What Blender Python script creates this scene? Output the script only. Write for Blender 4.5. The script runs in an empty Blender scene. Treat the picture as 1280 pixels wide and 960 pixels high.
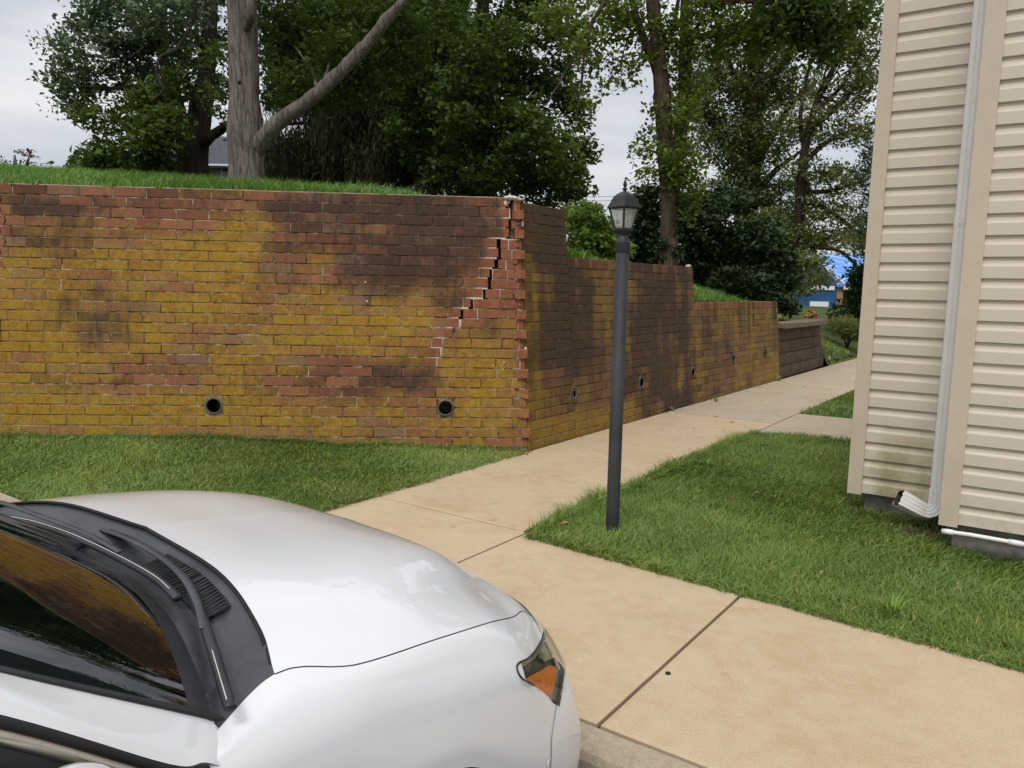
import bpy, bmesh, math, random
import numpy as np
from mathutils import Vector, Matrix
from mathutils import noise as mnoise
random.seed(7); RNG = np.random.default_rng(7)
PI = math.pi
S = bpy.context.scene
COL = S.collection
# ------------------------------------------------------------------ camera
CAM_H = 1.5; PITCH = math.radians(7.2); ROLL = math.radians(1.15); FPX = 965.0
_f = np.array([0, math.cos(PITCH), -math.sin(PITCH)]); _r0 = np.array([1., 0, 0]); _u0 = np.cross(_r0, _f)
_r = _r0*math.cos(ROLL)+_u0*math.sin(ROLL); _u = _u0*math.cos(ROLL)-_r0*math.sin(ROLL)
CAMP = np.array([0, 0, CAM_H])
cd = bpy.data.cameras.new('camera'); cam = bpy.data.objects.new('camera', cd); COL.objects.link(cam)
cd.sensor_width = 36; cd.lens = FPX/1280*36; cd.clip_start = 0.05; cd.clip_end = 6000
m = Matrix.Identity(4)
for i in range(3):
    m[i][0] = _r[i]; m[i][1] = _u[i]; m[i][2] = -_f[i]; m[i][3] = CAMP[i]
cam.matrix_world = m
S.camera = cam
# ------------------------------------------------------------------ world, sun, exposure
SUN_EL, SUN_AZ = math.radians(55), math.radians(200)      # azimuth from north (+Y), clockwise
wd = bpy.data.worlds.new('World'); S.world = wd; wd.use_nodes = True
nt = wd.node_tree; nt.nodes.clear()
def wn(t, **k):
    n = nt.nodes.new(t)
    for a, b in k.items(): setattr(n, a, b)
    return n
out = wn('ShaderNodeOutputWorld'); bg = wn('ShaderNodeBackground'); bg.inputs[1].default_value = 0.1
sky = wn('ShaderNodeTexSky', sky_type='NISHITA', sun_disc=False); sky.sun_elevation = SUN_EL; sky.sun_rotation = SUN_AZ
geo = wn('ShaderNodeTexCoord'); mp = wn('ShaderNodeMapping'); mp.inputs['Scale'].default_value = (1, 1, 4.5)
n1 = wn('ShaderNodeTexNoise'); n1.inputs['Scale'].default_value = 2.6; n1.inputs['Detail'].default_value = 6; n1.inputs['Roughness'].default_value = .5
nt.links.new(geo.outputs['Generated'], mp.inputs[0]); nt.links.new(mp.outputs[0], n1.inputs[0])
rc = wn('ShaderNodeValToRGB'); e = rc.color_ramp.elements
e[0].position = .34; e[0].color = (5.2, 5.5, 6.1, 1); e[1].position = .66; e[1].color = (8.0, 7.9, 7.9, 1)
nt.links.new(n1.outputs[0], rc.inputs[0])
# overcast: brighter towards the zenith
sep = wn('ShaderNodeSeparateXYZ'); nt.links.new(geo.outputs['Generated'], sep.inputs[0])
mr = wn('ShaderNodeMapRange'); mr.inputs[1].default_value = 0.0; mr.inputs[2].default_value = 1.0; mr.inputs[3].default_value = 0.84; mr.inputs[4].default_value = 1.75
nt.links.new(sep.outputs[2], mr.inputs[0])
vm = wn('ShaderNodeVectorMath', operation='SCALE'); nt.links.new(rc.outputs[0], vm.inputs[0]); nt.links.new(mr.outputs[0], vm.inputs['Scale'])
n2 = wn('ShaderNodeTexNoise'); n2.inputs['Scale'].default_value = 3.4; n2.inputs['Detail'].default_value = 5
mp2 = wn('ShaderNodeMapping'); mp2.inputs['Scale'].default_value = (1, 1, 5); mp2.inputs['Location'].default_value = (3, 1, 2)
nt.links.new(geo.outputs['Generated'], mp2.inputs[0]); nt.links.new(mp2.outputs[0], n2.inputs[0])
mr2 = wn('ShaderNodeMapRange'); mr2.inputs[1].default_value = .42; mr2.inputs[2].default_value = .6; mr2.inputs[3].default_value = .78; mr2.inputs[4].default_value = 1
nt.links.new(n2.outputs[0], mr2.inputs[0])
mx = wn('ShaderNodeMix', data_type='RGBA'); nt.links.new(mr2.outputs[0], mx.inputs[0]); nt.links.new(sky.outputs[0], mx.inputs[6]); nt.links.new(vm.outputs[0], mx.inputs[7])
nt.links.new(mx.outputs[2], bg.inputs[0]); nt.links.new(bg.outputs[0], out.inputs[0])
sl = bpy.data.lights.new('sun', 'SUN'); sl.energy = 1.3; sl.angle = math.radians(16); sl.color = (1, .955, .89)
sun = bpy.data.objects.new('sun', sl); COL.objects.link(sun)
sd = Vector((math.sin(SUN_AZ)*math.cos(SUN_EL), math.cos(SUN_AZ)*math.cos(SUN_EL), math.sin(SUN_EL)))
sun.rotation_euler = sd.to_track_quat('Z', 'Y').to_euler(); sun.location = (0, -5, 30)
S.view_settings.view_transform = 'Standard'; S.view_settings.look = 'None'; S.view_settings.gamma = 1; S.view_settings.exposure = 0.16
S.render.engine = 'CYCLES'
S.cycles.max_bounces = 6; S.cycles.diffuse_bounces = 3; S.cycles.glossy_bounces = 3; S.cycles.transmission_bounces = 4; S.cycles.transparent_max_bounces = 6

# ------------------------------------------------------------------ helpers
def ray(x, y): return _f+_r*(x-640)/FPX-_u*(y-480)/FPX
def G(x, y, z=0.0):
    d = ray(x, y); return CAMP+d*((z-CAM_H)/d[2])
def at(x, y, Y):
    d = ray(x, y); return CAMP+d*(Y/d[1])
def px(p):
    q = np.asarray(p, float)-CAMP; k = q@_f; return (640+FPX*(q@_r)/k, 480-FPX*(q@_u)/k)
def pxs(P):
    q = P-CAMP; k = q@_f; return 640+FPX*(q@_r)/k, 480-FPX*(q@_u)/k, k

def mesh_obj(name, verts, faces, mat=None, parent=None, smooth=False, loc=None, edges=()):
    me = bpy.data.meshes.new(name); me.from_pydata([tuple(v) for v in verts], list(edges), [tuple(f) for f in faces])
    if mat is not None:
        for mm in (mat if isinstance(mat, (list, tuple)) else [mat]): me.materials.append(mm)
    if smooth: me.polygons.foreach_set('use_smooth', [True]*len(me.polygons))
    me.update()
    o = bpy.data.objects.new(name, me); COL.objects.link(o)
    if parent: o.parent = parent
    if loc is not None: o.location = loc
    return o
def tri_mesh(name, V, nper, mat, parent=None, attrs=None, shape=None, smooth=False):
    """V: (N*nper,3) numpy; shape: list of polys (index tuples inside each element of nper verts)"""
    V = np.asarray(V, np.float32); N = len(V)//nper
    me = bpy.data.meshes.new(name); me.vertices.add(len(V)); me.vertices.foreach_set('co', V.ravel())
    base = (np.arange(N)*nper)[:, None]
    loops = np.concatenate([base+np.array(p)[None] for p in shape], 1).ravel()
    lens = [len(p) for p in shape]
    tot = np.tile(np.array(lens), N); starts = np.concatenate([[0], np.cumsum(tot)[:-1]])
    me.loops.add(len(loops)); me.loops.foreach_set('vertex_index', loops.astype(np.int32))
    me.polygons.add(len(tot)); me.polygons.foreach_set('loop_start', starts.astype(np.int32))
    if smooth: me.polygons.foreach_set('use_smooth', np.ones(len(tot), bool))
    if attrs is not None:
        for k, a in attrs.items():
            at_ = me.attributes.new(k, 'FLOAT', 'POINT'); at_.data.foreach_set('value', np.asarray(a, np.float32))
    me.materials.append(mat); me.update(calc_edges=True)
    o = bpy.data.objects.new(name, me); COL.objects.link(o)
    if parent: o.parent = parent
    return o
def tag(o, label=None, cat=None, group=None, kind=None):
    if label: o['label'] = label
    if cat: o['category'] = cat
    if group: o['group'] = group
    if kind: o['kind'] = kind
    return o
def empty(name, loc=(0, 0, 0), rz=0.0, **k):
    o = bpy.data.objects.new(name, None); COL.objects.link(o); o.location = loc; o.rotation_euler = (0, 0, rz); o.empty_display_size = .2
    return tag(o, **k)
def local(o, pts):
    """world points -> coordinates of a top-level empty with location and z rotation only"""
    M = Matrix.Translation(o.location) @ Matrix.Rotation(o.rotation_euler[2], 4, 'Z')
    Mi = np.array(M.inverted()); P = np.asarray(pts, float)
    return P@Mi[:3, :3].T+Mi[:3, 3]
class MB:
    def __init__(s): s.v = []; s.f = []
    def add(s, vs, fs):
        b = len(s.v); s.v += [tuple(map(float, v)) for v in vs]; s.f += [tuple(i+b for i in f) for f in fs]; return s
    def box(s, c, half, ax=None):
        """c centre; half sizes; ax 3x3 rows axes"""
        ax = np.eye(3) if ax is None else np.asarray(ax, float); c = np.asarray(c, float); vs = []
        for i in (-1, 1):
            for j in (-1, 1):
                for k in (-1, 1): vs.append(c+ax[0]*half[0]*i+ax[1]*half[1]*j+ax[2]*half[2]*k)
        return s.add(vs, [(0, 1, 3, 2), (4, 6, 7, 5), (0, 4, 5, 1), (2, 3, 7, 6), (0, 2, 6, 4), (1, 5, 7, 3)])
    def prism(s, poly, z0, z1):
        n = len(poly); vs = [(p[0], p[1], z0) for p in poly]+[(p[0], p[1], z1) for p in poly]
        return s.add(vs, [tuple(range(n))[::-1], tuple(range(n, 2*n))]+[(i, (i+1) % n, (i+1) % n+n, i+n) for i in range(n)])
    def tube(s, pts, rad, n=8, cap=True, rough=0.0, flat=None):
        pts = [np.asarray(p, float) for p in pts]
        if not hasattr(rad, '__len__'): rad = [rad]*len(pts)
        T = [(pts[min(i+1, len(pts)-1)]-pts[max(i-1, 0)]) for i in range(len(pts))]
        T = [t/max(1e-9, np.linalg.norm(t)) for t in T]
        a = np.array([0, 0, 1.]) if abs(T[0][2]) < .9 else np.array([1., 0, 0])
        vs = []; 
        for i, p in enumerate(pts):
            b = np.cross(T[i], a); b /= np.linalg.norm(b); a = np.cross(b, T[i]); a /= np.linalg.norm(a)
            for k in range(n):
                th = 2*PI*k/n; r_ = rad[i]*(1+rough*(random.random()-.5))
                fx, fy = (1, 1) if flat is None else flat
                vs.append(p+(b*math.cos(th)*fx+a*math.sin(th)*fy)*r_)
        fs = [(i*n+k, i*n+(k+1) % n, (i+1)*n+(k+1) % n, (i+1)*n+k) for i in range(len(pts)-1) for k in range(n)]
        if cap: fs += [tuple(range(n))[::-1], tuple(range((len(pts)-1)*n, len(pts)*n))]
        return s.add(vs, fs)
    def lathe(s, prof, n=24, c=(0, 0, 0), sq=False, rot=0.0, tilt=None):
        """prof list of (r,z)"""
        vs = []
        for r_, z in prof:
            for k in range(n):
                th = 2*PI*k/n+rot; vs.append((c[0]+r_*math.cos(th), c[1]+r_*math.sin(th), c[2]+z))
        fs = [(i*n+k, i*n+(k+1) % n, (i+1)*n+(k+1) % n, (i+1)*n+k) for i in range(len(prof)-1) for k in range(n)]
        fs += [tuple(range(n))[::-1], tuple(range((len(prof)-1)*n, len(prof)*n))]
        return s.add(vs, fs)
    def obj(s, name, mat, parent=None, smooth=False, loc=None): return mesh_obj(name, s.v, s.f, mat, parent, smooth, loc)
def bevel(o, w=.004, seg=2):
    b = o.modifiers.new('bevel', 'BEVEL'); b.width = w; b.segments = seg; b.limit_method = 'ANGLE'; b.angle_limit = .6; return o
def spline(P, n):
    P = np.asarray(P, float); k = len(P); Q = np.vstack([2*P[0]-P[1], P, 2*P[-1]-P[-2]]); o = []
    for t in np.linspace(0, k-1, n):
        i = min(int(t), k-2); u = t-i; a, b, c, d = Q[i], Q[i+1], Q[i+2], Q[i+3]
        o.append(.5*((2*b)+(-a+c)*u+(2*a-5*b+4*c-d)*u*u+(-a+3*b-3*c+d)*u**3))
    return np.array(o)
def sm(x, a, b):
    t = np.clip((np.asarray(x, float)-a)/(b-a), 0, 1); return t*t*(3-2*t)
def vnoise(x, y, s=1.0, o=0.0): return mnoise.noise(Vector((x*s+o, y*s+1.7*o, o)))

# ------------------------------------------------------------------ materials
class NB:
    """small node builder"""
    def __init__(s, name):
        s.m = bpy.data.materials.new(name); s.m.use_nodes = True; s.t = s.m.node_tree; s.n = s.t.nodes; s.b = s.n['Principled BSDF']; s.out = s.n['Material Output']
    def new(s, t, **k):
        n = s.n.new(t)
        for a, b in k.items(): setattr(n, a, b)
        return n
    def link(s, a, b): s.t.links.new(a, b)
    def pos(s, scale=(1, 1, 1)):
        g = s.new('ShaderNodeNewGeometry'); mp = s.new('ShaderNodeMapping'); mp.inputs['Scale'].default_value = scale; s.link(g.outputs['Position'], mp.inputs[0]); return mp.outputs[0]
    def obj(s, scale=(1, 1, 1)):
        g = s.new('ShaderNodeTexCoord'); mp = s.new('ShaderNodeMapping'); mp.inputs['Scale'].default_value = scale; s.link(g.outputs['Object'], mp.inputs[0]); return mp.outputs[0]
    def noise(s, scale, detail=4, rough=.55, vec=None, dist=0):
        n = s.new('ShaderNodeTexNoise'); n.inputs['Scale'].default_value = scale; n.inputs['Detail'].default_value = detail; n.inputs['Roughness'].default_value = rough; n.inputs['Distortion'].default_value = dist
        s.link(vec if vec is not None else s.pos(), n.inputs['Vector']); return n.outputs[0]
    def voro(s, scale, vec=None, feature='F1'):
        n = s.new('ShaderNodeTexVoronoi', feature=feature); n.inputs['Scale'].default_value = scale; s.link(vec if vec is not None else s.pos(), n.inputs['Vector']); return n
    def ramp(s, fac, stops):
        r = s.new('ShaderNodeValToRGB'); e = r.color_ramp.elements
        while len(e) < len(stops): e.new(.5)
        for x, (p, c) in zip(e, stops): x.position = p; x.color = (*c, 1) if len(c) == 3 else c
        s.link(fac, r.inputs[0]); return r.outputs[0]
    def mr(s, v, a, b, c=0, d=1):
        n = s.new('ShaderNodeMapRange'); s.link(v, n.inputs[0])
        for i, x in zip((1, 2, 3, 4), (a, b, c, d)): n.inputs[i].default_value = x
        return n.outputs[0]
    def math(s, op, a, b=None, c=None):
        n = s.new('ShaderNodeMath', operation=op)
        for i, x in enumerate((a, b, c)):
            if x is None: continue
            if isinstance(x, (int, float)): n.inputs[i].default_value = x
            else: s.link(x, n.inputs[i])
        return n.outputs[0]
    def mix(s, fac, a, b, mode='MIX'):
        n = s.new('ShaderNodeMix', data_type='RGBA', blend_type=mode)
        for i, x in ((0, fac), (6, a), (7, b)):
            if isinstance(x, (int, float)): n.inputs[i].default_value = x
            elif isinstance(x, tuple): n.inputs[i].default_value = (*x, 1)
            else: s.link(x, n.inputs[i])
        return n.outputs[2]
    def attr(s, name, typ='GEOMETRY'):
        n = s.new('ShaderNodeAttribute', attribute_name=name, attribute_type=typ); return n
    def bump(s, h, strength=.3, dist=.01):
        n = s.new('ShaderNodeBump'); n.inputs['Strength'].default_value = strength; n.inputs['Distance'].default_value = dist
        s.link(h, n.inputs['Height']); s.link(n.outputs[0], s.b.inputs['Normal']); return n
    def col(s, c):
        if isinstance(c, tuple): s.b.inputs['Base Color'].default_value = (*c, 1)
        else: s.link(c, s.b.inputs['Base Color'])
        return s
    def set(s, rough=.8, spec=.3, metal=0, **k):
        s.b.inputs['Roughness'].default_value = rough; s.b.inputs['Specular IOR Level'].default_value = spec; s.b.inputs['Metallic'].default_value = metal
        for a, v in k.items(): s.b.inputs[a].default_value = v
        return s

def simple(name, c, rough=.6, spec=.3, metal=0, var=.12, scale=30, bump=0):
    n = NB(name); nz = n.noise(scale, 5, .6)
    f = n.mr(nz, .3, .7, 1-var, 1+var)
    v = n.new('ShaderNodeVectorMath', operation='SCALE'); v.inputs[0].default_value = c; n.link(f, v.inputs['Scale'])
    n.col(v.outputs[0]).set(rough, spec, metal)
    if bump: n.bump(nz, bump, .004)
    return n.m

def mk_brick():
    n = NB('aged_brick')
    st = n.attr('stain'); sp = n.new('ShaderNodeSeparateColor'); n.link(st.outputs['Color'], sp.inputs[0])
    Y, D, Fr = sp.outputs[0], sp.outputs[1], sp.outputs[2]
    tone = n.attr('tone').outputs['Fac']; grey = n.attr('grey').outputs['Fac']
    red = n.ramp(tone, [(0, (.14, .055, .038)), (.3, (.23, .085, .052)), (.55, (.31, .118, .068)), (.8, (.38, .165, .082)), (1, (.27, .16, .115))])
    big = n.noise(7, 5, .65); fine = n.noise(60, 6, .75); mid = n.noise(22, 5, .7)
    streak = n.noise(15, 6, .7, n.pos((1, 1, .16)))
    red = n.mix(n.mr(fine, .3, .7, 0, .45), red, n.mix(1, red, (.55, .5, .48), 'MULTIPLY'))
    brown = n.mix(n.mr(mid, .35, .65), (.105, .070, .034), (.185, .128, .058))
    red = n.mix(n.math('MULTIPLY', grey, n.mr(mid, .3, .65, .55, 1)), red, brown)
    yel = n.ramp(n.math('ADD', mid, n.math('MULTIPLY', big, .5)), [(.45, (.24, .135, .014)), (.7, (.39, .225, .016)), (.95, (.46, .295, .05))])
    yf = n.math('ADD', n.math('MULTIPLY_ADD', mid, .9, -.45), n.math('MULTIPLY_ADD', big, .8, -.4))
    yf = n.math('ADD', n.math('ADD', yf, n.math('MULTIPLY_ADD', tone, -.30, .15)), n.math('MULTIPLY_ADD', Y, 1.15, -.13)); yf = n.mr(yf, .10, .78, 0, .88)
    c = n.mix(yf, red, yel)
    yo = n.mix(grey, yel, n.mix(.55, yel, (.17, .135, .035))); c = n.mix(yf, red, yo)
    fresh = n.mix(n.mr(mid, .3, .7), (.22, .072, .036), (.33, .14, .072))
    c = n.mix(n.mr(n.math('ADD', Fr, n.math('MULTIPLY_ADD', fine, .5, -.25)), .35, .7), c, fresh)
    df = n.math('ADD', n.math('MULTIPLY_ADD', streak, 1.1, -.55), n.math('MULTIPLY_ADD', mid, .9, -.45))
    df = n.mr(n.math('ADD', df, n.math('MULTIPLY_ADD', D, 1.25, -.12)), .2, .75, 0, .88)
    c = n.mix(df, c, n.mix(n.mr(fine, .35, .65), (.038, .025, .019), (.085, .058, .042)))
    blot = n.noise(26, 6, .8, None, .5); c = n.mix(n.mr(blot, .56, .68, 0, .55), c, n.mix(1, c, (.38, .33, .32), 'MULTIPLY')); lite = n.noise(17, 6, .8, n.pos((1.3, 1.3, 1)), .4); c = n.mix(n.mr(lite, .58, .72, 0, .40), c, n.mix(1, c, (1.5, 1.45, 1.6), 'MULTIPLY'))
    gr1 = n.noise(48, 5, .8, None, .3); gr2 = n.noise(11, 5, .75, n.pos((1, 1, .35)), .6); gm = n.math('MULTIPLY', n.mr(gr1, .48, .62), n.mr(gr2, .40, .62)); c = n.mix(n.math('MULTIPLY', gm, .62), c, (.060, .042, .032)); c = n.mix(n.mr(n.noise(95, 4, .8), .58, .72, 0, .35), c, n.mix(1, c, (1.5, 1.5, 1.55), 'MULTIPLY'))
    spk = n.noise(140, 3, .6); c = n.mix(n.mr(spk, .70, .76, 0, .5), c, (.42, .38, .30))
    n.col(c).set(.92, .18); n.bump(n.math('ADD', fine, n.math('MULTIPLY', mid, .8)), .55, .004)
    return n.m
M_BRICK = mk_brick()
def mk_mortar():
    n = NB('old_mortar'); st = n.attr('stain'); sp = n.new('ShaderNodeSeparateColor'); n.link(st.outputs['Color'], sp.inputs[0])
    mid = n.noise(9, 5, .7); fine = n.noise(70, 4, .7); big = n.noise(3, 3, .5)
    c = n.ramp(n.math('ADD', n.math('MULTIPLY', mid, .75), n.math('MULTIPLY', fine, .25)), [(.42, (.05, .036, .024)), (.48, (.13, .095, .055)), (.54, (.30, .24, .14)), (.63, (.62, .56, .44))])
    c = n.mix(n.mr(sp.outputs[2], .2, .8), c, (.62, .56, .46))
    c = n.mix(n.mr(n.math('ADD', sp.outputs[1], n.math('MULTIPLY_ADD', mid, .8, -.4)), .25, .8, 0, .8), c, (.05, .037, .028))
    c = n.mix(n.mr(n.math('ADD', sp.outputs[0], n.math('MULTIPLY_ADD', mid, 1.2, -.6)), .35, .9, 0, .5), c, (.30, .20, .045))
    n.col(c).set(.95, .1); n.bump(fine, .6, .004); return n.m
M_MORTAR = mk_mortar()
def mk_concrete(name, c1, c2, c3, sc=1.0):
    n = NB(name); big = n.noise(1.3*sc, 5, .6); mid = n.noise(11*sc, 5, .6); fine = n.noise(120, 5, .85); sp = n.noise(260, 3, .7)
    c = n.mix(n.mr(big, .3, .72), c1, c2); c = n.mix(n.mr(mid, .35, .75, 0, .55), c, c3)
    st_ = n.noise(2.6, 6, .7, None, .8); c = n.mix(n.mr(st_, .50, .72, 0, .50), c, n.mix(1, c, (.86, .72, .55), 'MULTIPLY')); st2 = n.noise(5, 6, .75, None, 1.2); c = n.mix(n.mr(st2, .60, .76, 0, .22), c, n.mix(1, c, (.70, .66, .62), 'MULTIPLY')); c = n.mix(n.mr(fine, .44, .60, 0, .42), c, n.mix(1, c, (.62, .55, .47), 'MULTIPLY'))
    c = n.mix(n.mr(sp, .56, .66, 0, .45), c, (.72, .62, .48))
    spot = n.noise(6.5, 2, .4, n.pos((1, 1, 1))); c = n.mix(n.mr(spot, .70, .78, 0, .35), c, (.25, .15, .08))
    n.col(c).set(.88, .2); n.bump(n.math('ADD', fine, mid), .35, .003); return n.m
M_CONC = mk_concrete('tan_concrete', (.55, .435, .285), (.485, .365, .225), (.61, .51, .37))
M_CONC2 = mk_concrete('weathered_concrete', (.47, .39, .28), (.40, .33, .235), (.55, .48, .37))
M_KERB = mk_concrete('kerb_concrete', (.40, .34, .25), (.33, .27, .20), (.52, .46, .37), 3)
M_GRITTY = simple('joint_dirt', (.10, .075, .05), .95, .1, var=.5, scale=60)
def mk_asphalt():
    n = NB('asphalt'); v = n.voro(160); fine = n.noise(90, 4, .7)
    c = n.ramp(n.math('ADD', v.outputs[0], n.math('MULTIPLY_ADD', fine, .8, -.4)), [(.1, (.13, .125, .12)), (.35, (.05, .049, .048)), (.8, (.03, .03, .03))])
    n.col(c).set(.95, .15); n.bump(v.outputs[0], .6, .004); return n.m
M_ASPH = mk_asphalt()
def mk_soil(name, a, b, sc=14):
    n = NB(name); x = n.noise(sc, 6, .7); n.col(n.mix(n.mr(x, .35, .65), a, b)).set(.97, .1); n.bump(x, .8, .02); return n.m
M_SOIL = mk_soil('turf_soil', (.045, .070, .018), (.080, .100, .032))
M_DIRT = mk_soil('bare_soil', (.055, .038, .024), (.10, .07, .045))
def mk_grass(name, stops, tr=.25):
    n = NB(name); a = n.attr('tint').outputs['Fac']
    c = n.ramp(a, stops); big = n.noise(1.4, 4, .6)
    c = n.mix(n.mr(big, .35, .65, 0, .5), c, n.mix(1, c, (1.25, 1.05, .75), 'MULTIPLY'))
    n.col(c).set(.55, .25)
    t = n.new('ShaderNodeBsdfTranslucent'); n.link(c, t.inputs[0]); ms = n.new('ShaderNodeMixShader'); ms.inputs[0].default_value = tr
    n.link(n.b.outputs[0], ms.inputs[1]); n.link(t.outputs[0], ms.inputs[2]); n.link(ms.outputs[0], n.out.inputs[0]); return n.m
M_GRASS = mk_grass('grass_blade', [(0, (.10, .17, .032)), (.45, (.185, .29, .065)), (.8, (.28, .39, .11)), (.93, (0.264, 0.357, 0.109)), (1, (0.512, 0.434, 0.217))])
M_GRASS2 = mk_grass('bank_grass_blade', [(0, (0.068, 0.162, 0.024)), (.5, (0.128, 0.270, 0.047)), (.85, (0.203, 0.338, 0.068)), (1, (0.378, 0.351, 0.162))])
def leafmat(name, a, b, c, tr=.3, rough=.5):
    return mk_grass(name, [(0, a), (.5, b), (1, c)], tr)
M_LEAF_DARK = leafmat('dark_maple_leaf', (.030, .058, .010), (.060, .108, .018), (.105, .165, .028), .38)
M_LEAF_GREY = leafmat('silver_maple_leaf', (0.045, 0.087, 0.030), (0.090, 0.150, 0.060), (0.240, 0.300, 0.195), .3)
M_LEAF_YG = leafmat('yellow_green_leaf', (0.051, 0.099, 0.014), (0.116, 0.181, 0.026), (0.217, 0.275, 0.051), .45)
M_LEAF_OAK = leafmat('oak_leaf', (0.062, 0.100, 0.024), (0.129, 0.172, 0.048), (0.241, 0.259, 0.095), .35)
M_LEAF_HOLLY = leafmat('holly_leaf', (0.013, 0.030, 0.011), (0.026, 0.054, 0.017), (0.051, 0.090, 0.027), .12)
M_LEAF_BUSH = leafmat('bright_bush_leaf', (0.090, 0.165, 0.024), (0.165, 0.270, 0.045), (0.285, 0.390, 0.090), .4)
M_NEEDLE = leafmat('spruce_needle', (.016, .022, .007), (.032, .038, .012), (.062, .066, .022), .1)
M_PINE = leafmat('pine_needle', (0.013, 0.039, 0.018), (0.029, 0.072, 0.034), (0.058, 0.111, 0.052), .15)
def mk_bark(name, a, b, sc=9):
    n = NB(name); x = n.noise(sc, 6, .7, n.pos((1, 1, .14)), .4); y = n.noise(sc*5, 4, .7, n.pos((1, 1, .3)))
    f = n.math('ADD', n.math('MULTIPLY', x, .7), n.math('MULTIPLY', y, .3))
    n.col(n.mix(n.mr(f, .40, .60), a, b)).set(.95, .1); n.bump(f, 1, .05); return n.m
M_BARK = mk_bark('grey_bark', (.075, .064, .054), (.29, .25, .21), 24)
M_BARK_D = mk_bark('dark_bark', (.022, .017, .012), (.060, .047, .035))
M_BARK_M = mk_bark('brown_bark', (.055, .040, .028), (.135, .10, .075))
def mk_siding():
    n = NB('cream_vinyl_siding')
    g = n.pos(); fine = n.noise(5, 5, .6, n.pos((1, 1, 30))); patch = n.noise(4, 4, .6); w = n.noise(14, 4, .7)
    c = n.mix(n.mr(fine, .3, .7, 0, .22), (.63, .555, .45), (.57, .50, .40))
    # algae low on the wall beside the downspout
    sx = n.new('ShaderNodeSeparateXYZ'); n.link(n.obj(), sx.inputs[0])
    az = n.math('MULTIPLY', n.mr(sx.outputs[2], .95, .25, 0, 1), n.mr(n.math('ABSOLUTE', n.math('SUBTRACT', sx.outputs[0], .32)), .29, .12, 0, 1))
    al = n.mr(n.math('MULTIPLY', az, n.math('ADD', n.math('MULTIPLY', w, 1.2), n.math('MULTIPLY', patch, .9))),   .38, .95, 0, .62)
    c = n.mix(al, c, (.20, .185, .045))
    sk = n.math('MULTIPLY', n.mr(sx.outputs[2], .45, .1, 0, 1), n.mr(w, .5, .7, 0, .45)); c = n.mix(sk, c, (.28, .225, .14))
    n.col(c).set(.42, .4); n.bump(fine, .06, .002); return n.m
M_SIDING = mk_siding()
M_TRIM = simple('cream_trim', (.57, .485, .375), .45, .4, var=.05, scale=8)
M_WHITE = simple('white_aluminium', (.87, .86, .83), .38, .5, var=.03, scale=9)
M_INSIDE = simple('downspout_inside_shade', (.05, .045, .05), .8, .2)
M_LAMP = simple('black_cast_metal', (.020, .021, .023), .5, .4, var=.25, scale=25)
def mk_post():
    n = NB('grey_painted_post'); x = n.noise(4, 5, .6); y = n.noise(30, 4, .6); z = n.new('ShaderNodeSeparateXYZ'); n.link(n.pos(), z.inputs[0])
    c = n.mix(n.mr(x, .4, .65), (.029, .033, .037), (.046, .051, .056))
    c = n.mix(n.mr(y, .6, .75, 0, .3), c, (.16, .17, .17)); c = n.mix(n.math('MULTIPLY', n.mr(z.outputs[2], .18, .02), n.mr(y, .4, .6)), c, (.02, .016, .013))
    n.col(c).set(.6, .35); n.bump(y, .1, .002); return n.m
M_POST = mk_post()
def mk_glass(name, tint, a=.5, rough=.02):
    n = NB(name); n.n.remove(n.b); t = n.new('ShaderNodeBsdfTransparent'); t.inputs[0].default_value = (*tint, 1)
    g = n.new('ShaderNodeBsdfGlossy'); g.inputs['Roughness'].default_value = rough; fr = n.new('ShaderNodeLayerWeight'); fr.inputs[0].default_value = .5
    f = n.math('MULTIPLY_ADD', n.math('POWER', fr.outputs['Facing'], 3.2 if a > .1 else 5), .85, a); ms = n.new('ShaderNodeMixShader'); n.link(f, ms.inputs[0]); n.link(t.outputs[0], ms.inputs[1]); n.link(g.outputs[0], ms.inputs[2]); n.link(ms.outputs[0], n.out.inputs[0]); return n.m
M_GLASS = mk_glass('windscreen_glass', (.26, .32, .29), .101)
M_LENS = mk_glass('headlight_lens', (.92, .92, .90), .035)
def mk_lampglass():
    n = NB('seeded_lantern_glass'); x = n.noise(9, 2, .5, n.pos((1.6, 1.6, .5)))
    n.col(n.mix(n.mr(x, .4, .62), (.42, .46, .40), (.70, .72, .66))).set(.12, .5); n.b.inputs['Alpha'].default_value = .34; n.bump(x, .25, .01); return n.m
M_LGLASS = mk_lampglass()
def mk_paint():
    n = NB('white_car_paint'); n.col((.78, .785, .80)).set(.32, .45)
    n.b.inputs['Coat Weight'].default_value = 1.0; n.b.inputs['Coat Roughness'].default_value = .02
    x = n.noise(500, 2, .5); d = n.noise(2.5, 4, .6); n.link(n.mix(n.mr(d, .45, .75, 0, .12), (.74, .745, .755), (.67, .67, .66)), n.b.inputs['Base Color']); return n.m
M_PAINT = mk_paint()
M_PLASTIC = simple('black_trim_plastic', (.022, .023, .026), .42, .45, var=.3, scale=12)
M_PLASTIC2 = simple('sheen_mottled_plastic', (.036, .038, .043), .38, .5, var=.75, scale=4)  # blotchy tone puts the cowl's highlights into the colour
M_RUBBER = simple('rubber', (.015, .015, .015), .7, .3)
M_CHROME = simple('dull_chrome', (.42, .38, .31), .22, .6, metal=.9, var=.08)
M_LINE = simple('bright_line', (.62, .60, .54), .35, .5, var=.1)
M_AMBER = simple('amber_reflector', (.62, .15, .02), .3, .5, var=.2, scale=40)
M_HOUSING = simple('headlight_housing', (.07, .065, .055), .35, .5, var=.3, scale=25)
M_REFL = simple('headlight_reflector', (.55, .53, .48), .15, .6, metal=.8)
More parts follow.
